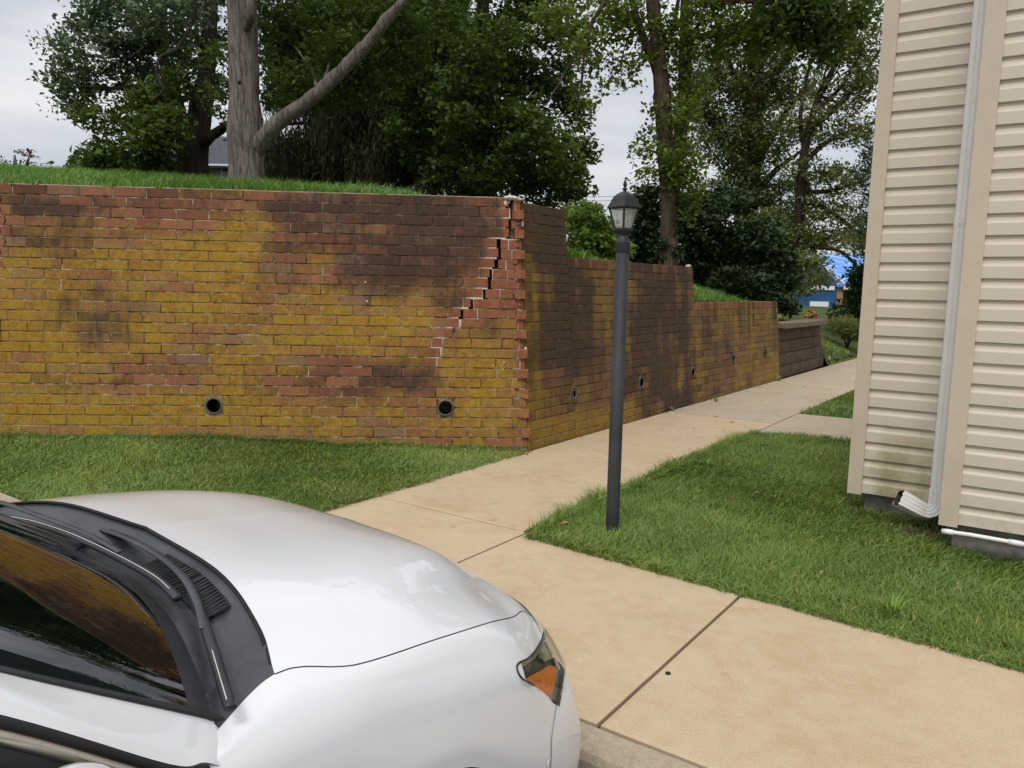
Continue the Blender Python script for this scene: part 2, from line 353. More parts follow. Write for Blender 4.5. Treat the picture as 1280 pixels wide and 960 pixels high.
M_SEAT = simple('dark_interior_cloth', (.028, .030, .031), .9, .1)
M_PIPE = simple('grey_clay_pipe', (.13, .115, .095), .85, .2, var=.3, scale=40, bump=.3)
M_DARKIN = simple('pipe_inside_shade', (.015, .013, .011), .95, .05)
M_BLOCK_ = None
def mk_block():
    n = NB('split_face_block'); x = n.noise(16, 6, .75); y = n.noise(3, 4, .6); z = n.noise(60, 4, .7)
    c = n.mix(n.mr(x, .35, .65), (.075, .050, .036), (.155, .110, .080)); c = n.mix(n.mr(y, .45, .7, 0, .6), c, (.06, .05, .03))
    n.col(c).set(.95, .1); n.bump(n.math('ADD', x, z), .9, .012); return n.m
M_BLOCK = mk_block()
M_CAPST = simple('tan_cap_stone', (.19, .145, .10), .92, .15, var=.3, scale=22, bump=.5)
M_FOUND = simple('concrete_block_foundation', (.20, .19, .16), .95, .1, var=.3, scale=20, bump=.4)

# ------------------------------------------------------------------ site frame: s runs along the path wall, w to its right
C0 = np.array([.16, 7.02, 0.]); ER = np.array([.58, .814, 0]); ER /= np.linalg.norm(ER); NR = np.array([ER[1], -ER[0], 0])
EL = np.array([1, .075, 0.]); EL /= np.linalg.norm(EL); NL = np.array([EL[1], -EL[0], 0])
BAT = .09
def W(s, w, z=0.0): return C0+ER*s+NR*w+np.array([0, 0, z])
def sw(p): q = np.asarray(p, float)[:2]-C0[:2]; return q@ER[:2], q@NR[:2]

# ------------------------------------------------------------------ ground
def struct(o, label=None): o['kind'] = 'structure'; return o
struct(mesh_obj('ground', [(-1500, -1500, -.32), (1500, -1500, -.32), (1500, 1500, -.32), (-1500, 1500, -.32)], [(0, 1, 2, 3)], M_SOIL))
# car park: everything on the near side of the kerb
a, b, c, d = W(-3.735, -30), W(-3.735, 30), W(-30, 30), W(-30, -30)
struct(mesh_obj('asphalt_car_park', [(*p[:2], -.13) for p in (a, b, c, d)], [(0, 1, 2, 3)], M_ASPH))
def baseH(s):
    return np.interp(s, [-15, -5, 0, 2, 3.75, 5.5, 7.7, 10.7, 14, 20, 60], [3.0, 2.6, 2.05, 1.65, 1.5, 1.35, 1.12, .70, .4, .3, .45])
def hillH(x, y):
    q = np.stack([x-C0[0], y-C0[1]], -1); s = q@ER[:2]; t = -(q@NR[:2]); tl = -(q@NL[:2])
    a = baseH(s)+.20*np.clip(t, 0, 8)*np.interp(s, [0, 8, 14], [1, 1, .2])
    b = 2.25+.115*np.clip(tl, 0, 9)+.034*np.clip(-x-2.5, 0, 6)*np.clip(tl, 0, 2)/2
    top = np.interp(s, [0, .86, .88, 4.04, 4.06, 7.72, 7.74, 10.9, 11.2, 16], [2.22, 2.22, 1.70, 1.70, 1.24, 1.24, .86, .86, -.02, -.02])
    c = top+.42*np.clip(t, 0, 20)
    h = np.minimum(np.minimum(a, np.where(s < 3, b, 9)), np.where(t < 0, top, c))
    return h
xs = np.concatenate([np.linspace(-60, -10, 26), np.arange(-9.85, 11, .16), np.linspace(11.2, 60, 30)])
ys = np.concatenate([np.arange(5.6, 22, .16), np.linspace(22.4, 60, 34), np.linspace(63, 200, 24)])
X, Yg = np.meshgrid(xs, ys); Hh = hillH(X, Yg)
for j in range(X.shape[0]):
    for i in range(X.shape[1]): Hh[j, i] += .03*vnoise(X[j, i], Yg[j, i], .9)
q = np.stack([X-C0[0], Yg-C0[1]], -1); Sg = q@ER[:2]; Tr = -(q@NR[:2]); Tl = -(q@NL[:2])
keep = ((Tr > .24) & (Tl > .24) & (Sg < 11.0)) | ((Sg >= 11.0) & (Tr > -.02) & (Tl > .2))
idx = np.arange(X.size).reshape(X.shape)
kf = keep[:-1, :-1] & keep[1:, :-1] & keep[:-1, 1:] & keep[1:, 1:]
qd = np.stack([idx[:-1, :-1][kf], idx[:-1, 1:][kf], idx[1:, 1:][kf], idx[1:, :-1][kf]], 1)
struct(mesh_obj('grass_bank', np.stack([X, Yg, Hh], -1).reshape(-1, 3), qd, M_SOIL, smooth=True))
# lawns (turf sheets)
def sheet(name, poly, z, mat, n=1):
    o = mesh_obj(name, [(p[0], p[1], z) for p in poly], [tuple(range(len(poly)))], mat); struct(o); return o
def wallL(a): return C0+EL*a
LAWN_L = [W(-3.585, .05), W(-.02, .02), wallL(-.05)+NL*-.05, wallL(-9)+NL*-.05, W(-3.585, -9.5)]
LAWN_R = [W(-2.03, 1.365), W(-.3, 1.30), W(.8, 1.27), W(2.36, 1.33), W(2.62, 2.25), W(2.9, 5.5), W(2.9, 12), W(-2.35, 12), W(-2.27, 6), W(-2.18, 4.2)]
LAWN_M = [W(4.03, 1.34), W(8, 1.35), W(13.5, 1.4), W(16, 4), W(16, 12), W(4.5, 12), W(4.25, 4)]
def zlawn(P):
    P = np.asarray(P, float); q = P[:, :2]-C0[:2]; a = q@EL[:2]; t = q@NL[:2]
    return -.012+.095*sm(-a, .3, 3.2)*(1-sm(t, .0, 1.3))
def grid_sheet(name, poly, zf, mat, st=.12):
    A = np.array([np.asarray(p)[:2] for p in poly]); lo, hi = A.min(0), A.max(0); xs_ = np.arange(lo[0], hi[0]+st, st); ys_ = np.arange(lo[1], hi[1]+st, st); bm = bmesh.new()
    vs = [bm.verts.new((p[0], p[1], 0)) for p in A]; bm.faces.new(vs)
    for x_ in xs_[1:-1]: bmesh.ops.bisect_plane(bm, geom=bm.verts[:]+bm.edges[:]+bm.faces[:], plane_co=(x_, 0, 0), plane_no=(1, 0, 0))
    for y_ in ys_[1:-1]: bmesh.ops.bisect_plane(bm, geom=bm.verts[:]+bm.edges[:]+bm.faces[:], plane_co=(0, y_, 0), plane_no=(0, 1, 0))
    z = zf(np.array([v.co[:] for v in bm.verts]))
    for v, zz in zip(bm.verts, z): v.co.z = zz
    me = bpy.data.meshes.new(name); bm.to_mesh(me); bm.free(); me.materials.append(mat); o = bpy.data.objects.new(name, me); COL.objects.link(o); o['kind'] = 'structure'; return o
grid_sheet('lawn_beside_wall', [LAWN_L[0], LAWN_L[1], LAWN_L[2], wallL(-7)+NL*-.05, W(-3.585, -7.5)], zlawn, M_SOIL); sheet('lawn_beside_house', LAWN_R, -.012, M_SOIL); sheet('lawn_beyond_path', LAWN_M, -.012, M_SOIL)
sheet('far_lawn', [W(11.1, .0), W(60, .0), W(60, 60), W(16.05, 60), W(16.05, .2)], -.016, M_SOIL)
# sidewalk slabs
walk = empty('sidewalk', tuple(W(0, 0)), 0, kind='structure')
bed = MB(); bed.prism([W(-3.6, -.0), W(-3.6, 12), W(-2.0, 12), W(-2.0, 1.3), W(13.6, 1.3), W(13.6, .0)], -.2, -.022)
o = bed.obj('joint_bed', M_GRITTY, walk); o.data.transform(Matrix.Translation(-Vector(walk.location)))
def slab(s0, s1, w0, w1, mat, s0b=None, s1b=None, g=.006, dz=0):
    P = [W(s0+g, w0+g), W((s0b if s0b is not None else s0)+g, w1-g), W((s1b if s1b is not None else s1)-g, w1-g), W(s1-g, w0+g)]
    c = sum(P)/4; n = 9; vs = []; 
    for i in range(n+1):
        for j in range(n+1):
            u, v = i/n, j/n; p = (P[0]*(1-u)+P[3]*u)*(1-v)+(P[1]*(1-u)+P[2]*u)*v
            edge = min(u, 1-u, v, 1-v); z = -.004 if edge == 0 else 0
            jit = .0035*vnoise(p[0]*9, p[1]*9, 1, 3) if edge == 0 else 0
            vs.append((p[0]-c[0]+jit, p[1]-c[1]+jit, z+dz))
    # rounded arris ring: move outer ring down, second ring close to it
    for i in range(n+1):
        for j in range(n+1):
            if (i in (1, n-1) or j in (1, n-1)) and 0 < i < n and 0 < j < n:
                k = i*(n+1)+j; ui = .012 if i == 1 else (1-.012 if i == n-1 else i/n); vj = .012 if j == 1 else (1-.012 if j == n-1 else j/n)
                p = (P[0]*(1-ui)+P[3]*ui)*(1-vj)+(P[1]*(1-ui)+P[2]*ui)*vj; vs[k] = (p[0]-c[0], p[1]-c[1], dz)
    fs = [(i*(n+1)+j, (i+1)*(n+1)+j, (i+1)*(n+1)+j+1, i*(n+1)+j+1) for i in range(n) for j in range(n)]
    ring = [(i, 0) for i in range(n)]+[(n, j) for j in range(n)]+[(i, n) for i in range(n, 0, -1)]+[(0, j) for j in range(n, 0, -1)]
    b0 = len(vs); vs += [(vs[i*(n+1)+j][0], vs[i*(n+1)+j][1], -.09) for i, j in ring]
    m_ = len(ring)
    for k in range(m_):
        i, j = ring[k]; i2, j2 = ring[(k+1) % m_]; fs.append((i*(n+1)+j, b0+k, b0+(k+1) % m_, i2*(n+1)+j2))
    o = mesh_obj('slab', vs, fs, mat, walk); o.location = Vector(c)-walk.location; return o
KS = -3.585
def lawn_s(w): return -1.98-.055*(w-1.36)
slab(KS, -1.99, .06, 1.36, M_CONC)
for w0 in (1.36, 2.75, 4.14, 5.53, 6.9, 8.3): slab(KS, lawn_s(w0), w0, w0+1.39, M_CONC, s1b=lawn_s(w0+1.39), g=.008)
js = [-1.99, -.62, .62, 1.85, 3.05]
for a, b in zip(js, js[1:]): slab(a, b, .03, 1.33, M_CONC, g=.003)
js = [3.05, 4.6, 6.1, 7.6, 9.1, 10.6, 12.1, 13.6]
for a, b in zip(js, js[1:]): slab(a, b, .03, 1.33, M_CONC2, g=.004, dz=.003)
slab(2.36, 4.02, 1.335, 2.9, M_CONC2, s0b=2.72, s1b=4.18, g=.004); slab(2.72, 4.18, 2.9, 4.4, M_CONC2, s0b=2.9, s1b=4.35, g=.004)
for w0 in (4.4, 6.0): slab(2.9, 4.35, w0, w0+1.6, M_CONC2)
# kerb: rounded front edge, cracked into lengths
kerb = empty('kerb', tuple(W(-3.65, 0)), 0, kind='structure')
for k, (w0, w1) in enumerate(zip([-12, -9, -6, -3, -.2, 2.1, 4.4, 7.4], [-9, -6, -3, -.2, 2.1, 4.4, 7.4, 10])):
    prof = [(-3.59, -.3), (-3.59, -.006), (-3.60, -.002), (-3.70, -.006), (-3.725, -.013), (-3.742, -.035), (-3.752, -.075), (-3.76, -.3)]
    n = 24; vs = []
    for i in range(n+1):
        w = w0+.004+(w1-w0-.008)*i/n
        for (s_, z_) in prof:
            p = W(s_+.005*vnoise(w, z_*9, 3, 2), w, z_+.003*vnoise(w, s_*9, 5, 5)); vs.append(p-W(-3.65, 0))
    m_ = len(prof); fs = [(i*m_+j, i*m_+j+1, (i+1)*m_+j+1, (i+1)*m_+j) for i in range(n) for j in range(m_-1)]+[tuple(range(m_)), tuple(range(n*m_, (n+1)*m_))[::-1]]
    mesh_obj('kerb_length', vs, fs, M_KERB, kerb)
o = tag(MB().lathe([(.011, 0), (.011, .004), (.008, .005)], 12).obj('pin_cap', M_RUBBER, None, loc=G(835, 842, .001)), 'small round dark cap set in the pavement slab', 'marker')

# ------------------------------------------------------------------ brick walls
PITCH_B = .0915; JT = .0105; BL = .283
GL = [  # yellow / dark / fresh for the lawn-facing wall; columns every 40 px from 0, rows every 20 px from 238
 "00 02 12 11 11 11 22 11 11 04 05 05 04 05 05 04 04",
 "11 16 17 15 12 12 11 12 23 16 15 16 16 15 16 15 14",
 "11 42 45 21 30 10 10 51 51 14 16 16 15 16 16 16 23",
 "21 44 54 43 43 60 50 80 72 14 13 15 26 26 26 17 14",
 "61 61 43 52 50 70 80 80 61 22 44 15 17 17 18 15 32",
 "60 60 30 50 50 70 71 70 52 33 42 16 17 17 17 23 32",
 "70 70 61 43 60 50 50 61 43 33 43 34 35 35 43 22 33",
 "71 81 75 43 54 70 71 70 50 60 60 51 44 70 35 34 33",
 "80 81 74 64 54 60 70 71 51 70 70 71 80 80 22 44 53",
 "80 81 82 45 64 70 50 30 40 70 71 80 70 60 22 63 62",
 "80 71 70 52 60 50 40 50 60 60 40 60 50 52 73 70 42",
 "60 80 80 71 41 31 40 60 60 50 10 11 35 42 71 70 52",
 "72 51 41 22 10 20 31 61 40 20 12 03 16 17 62 60 63",
 "81 80 80 71 60 60 61 71 80 30 31 32 32 41 32 60 71",
 "81 80 81 80 70 70 71 81 71 70 50 51 61 52 73 81 71",
 "51 51 52 61 61 61 61 61 61 51 51 51 41 41 51 51 51",
 "41 41 42 51 41 41 51 41 41 41 41 41 41 31 41 41 41"]
GL = np.array([[[int(t[0]), int(t[1])] for t in r.split()] for r in GL], float)/9
def lookup(Gd, u, v):
    u = min(max(u, 0), Gd.shape[1]-1.001); v = min(max(v, 0), Gd.shape[0]-1.001); i, j = int(u), int(v); fu, fv = u-i, v-j
    return (Gd[j, i]*(1-fu)+Gd[j, i+1]*fu)*(1-fv)+(Gd[j+1, i]*(1-fu)+Gd[j+1, i+1]*fu)*fv
CRACK = [-.19, -.185, -.195, -.185, -.295, -.285, -.315, -.36, -.375, -.425, -.53, -.625, -.64, -.695, -.795, -.81, -.85]   # along the wall, per course
def stain_left(a, z):
    p = px(C0+EL*a+np.array([0, 0, z])+(-NL)*BAT*z); v = lookup(GL, p[0]/40+.3*vnoise(a, z, 3, 1), (p[1]-238)/20+.5*vnoise(a, z, 4, 2))
    y, d = v; fr = 0
    d += .55*max(0, vnoise(a*5, z*.8, 1, 21)-.08)*float(sm(z, 1.2, 2.2))+.3*max(0, vnoise(a*9, z*6, 1, 23)-.15)
    r = (2.305-z)/PITCH_B; ri = int(r)
    if 0 <= ri < len(CRACK):
        dd = a-CRACK[ri]
        if -.15 < dd < .0: fr = .95*(1-abs(dd+.02)/.15)+.3*vnoise(a*9, z*9, 1, 4)
        if 0 <= dd and ri < 13: fr = max(fr, .85-.9*max(0, dd-.10)/.25)
    if a > -.14: fr = max(fr, .55+.4*vnoise(a*7, z*7, 1, 5)-max(0, .9-z)*.25)
    if a < -4.62: fr = max(fr, .5 if z > 1.5 else .2)
    if fr > .5: y *= .4; d *= .3
    return (float(np.clip(y, 0, 1)), float(np.clip(d, 0, 1)), float(np.clip(fr, 0, 1)))
def stain_right(s, z):
    y = .42+.45*vnoise(s*1.3, z, 1.4, 7); d = .36+.3*vnoise(s*2.2, z*1.1, 1, 9); fr = 0
    y += .75*math.exp(-((s-.18)/.12)**2)*(1 if z < 2.0 else 0)*(.7+.3*vnoise(s, z, 5, 3))
    d += .75*math.exp(-((s-.5)/.42)**2)*float(sm(z, 1.45, 1.9)); d += .45*max(0, vnoise(s*7, z*.7, 1, 15))*2*float(sm(z, .2, 1.2))
    d += .60*math.exp(-((s-.75-.2*vnoise(z, 0, 2, 2))/.38)**2)*math.exp(-((z-1.0)/.33)**2)
    if .3 < s < 1.7 and .55 < z < .95: y -= .3; fr = .45*(.5+vnoise(s*3, z*9, 1, 6))
    d += .75*math.exp(-((s-3.5)/.45)**2)*(.5+1.2*vnoise(s*5, z*2, 1, 8))
    d += .55*math.exp(-((s-2.5)/.6)**2)*(.5+1.3*vnoise(s*4, z*2, 1, 8))
    if z < .25 and s < 2.2: y += .35; d -= .2; fr = max(fr, .3+.5*vnoise(s*9, z*20, 1, 12))
    if s > 4.05: y -= .02; d -= .10
    if s > 4.05 and z > 1.2: fr = max(fr, .35); 
    if 4.3 < s < 4.9: d += .15
    if s > 6.2 and z < .5: y += .25
    if z > 1.70 and s > .9 : d += .08
    return (float(np.clip(y, 0, 1)), float(np.clip(d, 0, 1)), float(np.clip(fr, 0, 1)))

class Wall:
    def __init__(s, origin, e, n, stain, grey, thing):
        s.o = np.array(origin); s.e = e; s.n = n; s.stain = stain; s.grey = grey; s.thing = thing; s.bricks = []
    def P(s, a, z, d=0.0):  # d: out of the wall face
        return s.o+s.e*a+np.array([0, 0, z])-s.n*BAT*z+s.n*d
    def brick(s, a0, a1, z0, z1, push=0.0, drop=0.0, yaw=0.0, fr=None, tone=None, dep=.05, ends=None):
        s.bricks.append((a0, a1, z0-drop, z1-drop, push, yaw, fr, tone, dep))
    def geom(s, b):
        a0, a1, z0, z1, push, yaw, fr, tone, dep = b
        push += random.uniform(-.0018, .0026); rt = random.uniform(-.012, .012)
        am, zm = (a0+a1)/2, (z0+z1)/2; nx = 5; c = .0035
        V = []; st = []
        def pt(a, z, d):
            da = a-am; return s.P(a-yaw*0, z+rt*da*.4, d+yaw*da)
        for k in range(2):
            for i in range(nx):
                u = i/(nx-1); a = a0+c+(a1-a0-2*c)*u; z = (z0+c) if k == 0 else (z1-c)
                V.append(pt(a, z, push)); st.append(s.stain(a, z))
        ringA = list(range(nx))+list(range(2*nx-1, nx-1, -1))
        for dd, cc in ((-c*.9, 0), (-dep, 0)):
            for r_ in ringA:
                k, i = divmod(r_, nx); u = i/(nx-1); a = a0+(a1-a0)*u; z = z0 if k == 0 else z1
                if dd == -c*.9:
                    a += random.uniform(-.0012, .0012); z += random.uniform(-.0012, .0012)
                V.append(pt(a, z, push+dd)); st.append(st[r_])
        F = [(i, i+1, nx+i+1, nx+i) for i in range(nx-1)]; m_ = len(ringA)
        for k in range(m_):
            k2 = (k+1) % m_; F.append((ringA[k2], ringA[k], 2*nx+k, 2*nx+k2)); F.append((2*nx+k2, 2*nx+k, 2*nx+m_+k, 2*nx+m_+k2))
        jy, jd = random.gauss(0, .115), random.gauss(0, .08); st = [(min(1, max(0, y+jy*(.3+y))), min(1, max(0, d+jd)), f) for y, d, f in st]
        if fr is not None: st = [(y*(1-fr*.6), d*(1-fr*.8), max(f, fr)) for y, d, f in st]
        tn = random.random() if tone is None else tone
        return V, F, st, tn
    def build(s, limit=300):
        sc = []
        for i, b in enumerate(s.bricks):
            p = px(s.P(b[0], b[2])); q_ = px(s.P(b[1], b[3])); vis = -15 < p[0] < 1290 or -15 < q_[0] < 1290
            sc.append((abs(q_[0]-p[0])*abs(q_[1]-p[1]) if vis else 0, i))
        sc.sort(reverse=True); best = set(i for a_, i in sc[:limit])
        SV, SF, SS, ST = [], [], [], []
        def finish(me, st, tn, gr):
            ca = me.attributes.new('stain', 'FLOAT_COLOR', 'POINT'); ca.data.foreach_set('color', np.array([(*x, 1) for x in st], np.float32).ravel())
            t = me.attributes.new('tone', 'FLOAT', 'POINT'); t.data.foreach_set('value', np.asarray(tn, np.float32))
            t = me.attributes.new('grey', 'FLOAT', 'POINT'); t.data.foreach_set('value', np.full(len(tn), gr, np.float32))
        org = np.array(s.thing.location)
        for i, b in enumerate(s.bricks):
            V, F, st, tn = s.geom(b)
            if i in best:
                c = sum(V)/len(V); o = mesh_obj('brick', [v-c for v in V], F, M_BRICK, s.thing); o.location = Vector(c-org); finish(o.data, st, [tn]*len(V), s.grey)
            else:
                bb = len(SV); SV += [v-org for v in V]; SF += [tuple(x+bb for x in f) for f in F]; SS += st; ST += [tn]*len(V)
        if SV:
            o = mesh_obj('brickwork', SV, SF, M_BRICK, s.thing); o['kind'] = 'stuff'; finish(o.data, SS, ST, s.grey)
    def mortar(s, a_of_z0, a_of_z1, z0, z1, holes, step=.0457, gap=None, dep=.28):
        """mortar core as a gridded slab; holes (a, z) cut; gap(a,z)->True leaves a crack open"""
        V = []; F = []; st = []; nz = max(2, int(round((z1-z0)/step)))
        w = max(abs(a_of_z1(z0)-a_of_z0(z0)), .1); na = max(2, int(round(w/step))); org = np.array(s.thing.location)
        for j in range(nz+1):
            z = z0+(z1-z0)*j/nz
            for i in range(na+1):
                a = a_of_z0(z)+(a_of_z1(z)-a_of_z0(z))*i/na
                V.append(s.P(a, z, -.0045+.003*vnoise(a*9, z*9, 1, 2))-org); q0 = s.stain(a, z); st.append((q0[0], min(1, q0[1]+(.38 if s.grey > .5 else .0)), q0[2]))
        for j in range(nz):
            for i in range(na):
                zc = z0+(z1-z0)*(j+.5)/nz; ac = a_of_z0(zc)+(a_of_z1(zc)-a_of_z0(zc))*(i+.5)/na
                if any((ac-h[0])**2+(zc-h[1])**2 < .088**2 for h in holes): continue
                if gap and gap(ac, zc): continue
                F.append((j*(na+1)+i, j*(na+1)+i+1, (j+1)*(na+1)+i+1, (j+1)*(na+1)+i))
        # top, ends, back
        b0 = len(V)
        for (a, z, d) in ((a_of_z0(z0), z0, 0), (a_of_z1(z0), z0, 0), (a_of_z1(z1), z1, 0), (a_of_z0(z1), z1, 0), (a_of_z0(z0), z0, -dep), (a_of_z1(z0), z0, -dep), (a_of_z1(z1), z1, -dep), (a_of_z0(z1), z1, -dep)):
            V.append(s.P(a, z, d-.0065 if d == 0 else d)-org); st.append((.1, .3, .3))
        F += [(b0+3, b0+2, b0+6, b0+7), (b0, b0+3, b0+7, b0+4), (b0+1, b0+5, b0+6, b0+2), (b0+4, b0+7, b0+6, b0+5)]
        o = mesh_obj('mortar_core', V, F, M_MORTAR, s.thing)
        ca = o.data.attributes.new('stain', 'FLOAT_COLOR', 'POINT'); ca.data.foreach_set('color', np.array([(*x, 1) for x in st], np.float32).ravel())
    def pipe(s, a, z, R=.073, lab=None):
        org = np.array(s.thing.location); up = np.array([0, 0, 1.])-s.n*BAT; up /= np.linalg.norm(up); nn = np.cross(s.e, up); nn = nn if nn@s.n > 0 else -nn
        c = s.P(a, z)-org; n = 28
        def ring(r, d, j=0): return [c+(s.e*math.cos(2*PI*k/n)+up*math.sin(2*PI*k/n))*(r+j*random.uniform(-.004, .006))+nn*d for k in range(n)]
        V = ring(R*.84, -.30)+ring(R*.84, .004)+ring(R*.88, .009)+ring(R, .008)+ring(R, -.1); F = []
        for q_ in range(4): F += [(q_*n+k, q_*n+(k+1) % n, (q_+1)*n+(k+1) % n, (q_+1)*n+k) for k in range(n)]
        p = mesh_obj('weep_pipe', V, F, M_PIPE, s.thing, smooth=True)
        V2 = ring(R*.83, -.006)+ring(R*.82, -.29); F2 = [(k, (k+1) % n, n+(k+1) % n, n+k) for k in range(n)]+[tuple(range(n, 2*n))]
        mesh_obj('pipe_bore', V2, F2, M_DARKIN, p)  # near-black lining paints the shade inside the pipe
        # mortar collar filling between cut bricks and pipe
        hw, hh = .083, .0915*1.0
        outer = []
        for k in range(n):
            ca, sa = math.cos(2*PI*k/n), math.sin(2*PI*k/n); t = min(hw/max(abs(ca), 1e-6), hh/max(abs(sa), 1e-6)); t = min(t, .096); outer.append(c+(s.e*ca+up*sa)*t+nn*(-.002))
        inner = ring(R*.98, .002)
        o = mesh_obj('mortar_collar', outer+inner, [(k, (k+1) % n, n+(k+1) % n, n+k) for k in range(n)], M_MORTAR, s.thing)
        ca = o.data.attributes.new('stain', 'FLOAT_COLOR', 'POINT'); ca.data.foreach_set('color', np.array([(.55, .55+.5*(s.grey > .5), .0, 1)]*(2*n), np.float32).ravel())

# corner line offset along each wall (both faces battered)
def corner_shift():
    # point C0 + x,y per metre height satisfying both battered planes
    A = np.array([NL[:2], NR[:2]]); r_ = np.linalg.solve(A, [-BAT, -BAT]); return r_
CS = corner_shift()
cL = float((CS+NL[:2]*BAT)@EL[:2]); cR = float((CS+NR[:2]*BAT)@ER[:2])
WL = Wall(C0, EL, NL, stain_left, .25, empty('brick_retaining_wall', tuple(C0), 0, label='cracked tall brick wall with yellow lichen facing the lawn and the white car', cat='retaining wall'))
WR = Wall(C0, ER, NR, stain_right, .82, empty('brick_retaining_wall', tuple(C0), 0, label='brown stepped brick wall running away along the concrete path behind the lamp post', cat='retaining wall'))
TOP = 2.305
holesL = [(-2.838, .358+.0), (-.765, .372)]
def rowz(r): return TOP-PITCH_B*(r+1)+JT/2, TOP-PITCH_B*r-JT/2
def snap(h):   # centre holes on a bed joint so two courses are cut
    r = round((TOP-h[1])/PITCH_B); return (h[0], TOP-r*PITCH_B)
holesL = [snap(h) for h in holesL]
NROW = 25; GAPW = [.030, .024, .020, .026, .026, .016, .024, .020, .019, .018, .014, .013, .012, .011, .009, .007, .005]
for r in range(NROW):
    z0, z1 = rowz(r); zc = (z0+z1)/2
    aend = cL*zc
    cr = CRACK[r] if r < len(CRACK) else None
    cw_ = [.052, .088, .045, .075, .060, .098, .05, .07][r % 8]
    gw = GAPW[r] if cr is not None else 0
    odd = r % 2
    ws = [h for h in holesL if abs(zc-h[1]) < PITCH_B]
    # left part: lay out leftwards from the crack (or from the corner)
    start = (cr-gw/2 if cr is not None else aend-.135)
    a = start; first = True; shift = random.uniform(.0, .06)
    if cr is None: a = aend-.13-(.14 if odd else 0)
    runs = []
    while a > -8.0:
        L = BL+random.uniform(-.006, .006)
        if first and cr is not None:
            # length to next regular joint
            grid = (-(.14 if odd else 0)-.05); k = math.floor((a-grid-.06)/BL); nxt = grid+k*BL; L = a-nxt
        runs.append((a-L+JT/2 if True else 0, a-JT/2)); a -= L; first = False
    if cr is None:
        # fill between last regular joint and the corner strip
        a_hi = aend-cw_; a_lo = aend-.13-(.14 if odd else 0)
        runs.insert(0, (a_lo+JT/2, a_hi))
    for (x0, x1) in runs:
        segs = [(x0, x1)]
        for h in ws:
            ns = []
            for (p, q_) in segs:
                if q_ < h[0]-.082 or p > h[0]+.082: ns.append((p, q_))
                else:
                    if h[0]-.082-p > .02: ns.append((p, h[0]-.082))
                    if q_-(h[0]+.082) > .02: ns.append((h[0]+.082, q_))
            segs = ns
        for (p, q_) in segs: WL.brick(p, q_, z0, z1)
    # right of the crack: sunk and pushed forward a little
    if cr is not None:
        drop = .016*(1-r/17.0); push = .010*(1-r/17.0)
        a = cr+gw/2; end = aend-cw_
        lens = []
        tot = end-a
        if tot > .02:
            first = .12 if odd else .06
            cuts = [a]; k = a+(.075 if (r in (4, 6)) else (BL*.48 if odd else BL*.9))
            while k < end-.05: cuts.append(k); k += BL
            cuts.append(end)
            for p, q_ in zip(cuts, cuts[1:]): WL.brick(p+JT/2, q_-JT/2, z0, z1, push=push+random.uniform(0, .004), drop=drop, yaw=random.uniform(-.06, .06), fr=(.6 if r < 12 and random.random() < .75 else None), tone=random.uniform(.5, .9))
    else: drop = 0
    # toothed corner: courses alternately show the end of a brick standing proud
    if r < NROW-1:
        proud = [.022, .046, .006, .036, .014, .030, .002, .040][r % 8]*(1.0 if r < 16 else .6)*random.uniform(.7, 1.3)
        fr = .85 if (r < 8 or 11 <= r < 19) else .5
        if odd: WL.brick(aend-cw_+JT/2, aend+.012+random.uniform(0, .01), z0, z1, push=proud, drop=drop+random.uniform(-.004, .006), yaw=random.uniform(.05, .5), fr=fr, tone=.7, dep=.1)
        else: WL.brick(aend-cw_+JT/2, aend-.004, z0, z1, push=proud*.25, drop=drop, yaw=-.1, fr=fr*.8, tone=.5, dep=.1)
    else: WL.brick(aend-.05, aend-.004, z0, z1, tone=.2)
def gapL(a, z):
    r = int((TOP-z)/PITCH_B)
    if 0 <= r < 12: return abs(a-CRACK[r]) < .030
    return False
WL.mortar(lambda z: -8.0, lambda z: cL*z-.012, -.1, TOP-.006, holesL, gap=gapL)
for h in holesL: WL.pipe(*h)
# dark depth behind the crack
WL.build(300)
# loose mortar at the top of the crack and light daubs
mt = MB()
def lump(mb, c, r, sq=(1, 1, 1), n=7, rot=0):
    vs = []; fs = []
    for i in range(n+1):
        for j in range(n*2):
            th = PI*i/n; ph = PI*j/n; d = np.array([math.sin(th)*math.cos(ph)*sq[0], math.sin(th)*math.sin(ph)*sq[1], math.cos(th)*sq[2]])
            vs.append(np.asarray(c)+d*r*(1+.35*vnoise(c[0]*7+d[0]*2, c[1]+d[1]*2, 1.3, d[2]*2+rot)))
    for i in range(n):
        for j in range(n*2): fs.append((i*n*2+j, i*n*2+(j+1) % (n*2), (i+1)*n*2+(j+1) % (n*2), (i+1)*n*2+j))
    mb.add(vs, fs)
M_WMORT = simple('pale_mortar', (.62, .57, .47), .95, .1, var=.3, scale=50, bump=.5)
for (a_, z_, r_, sq) in ((-.19, TOP-.004, .05, (1.5, .9, .42)), (-.13, TOP-.015, .035, (1.6, .9, .4)), (-.235, TOP-.05, .022, (.8, .5, 1.2))):
    p = WL.P(a_, z_, 0)-C0; lump(mt, p, r_, sq, rot=r_*50)
mt.obj('mortar_rubble', M_WMORT, WL.thing, smooth=True)
daub = MB()
for (x_, y_, sx_, sz_) in ((653, 280, .014, .035), (657, 436, .016, .024), (457, 353, .006, .012), (459, 377, .006, .014), (630, 453, .006, .018), (645, 300, .01, .005), (629, 462, .004, .02)):
    d_ = ray(x_, y_); nn = NL+np.array([0, 0, BAT]); t_ = ((C0-CAMP)@nn)/(d_@nn); p = CAMP+d_*t_-C0+NL*.012
    lump(daub, p, 1, (sx_, .012, sz_), rot=x_)
daub.obj('mortar_daub', M_WMORT, WL.thing, smooth=True)

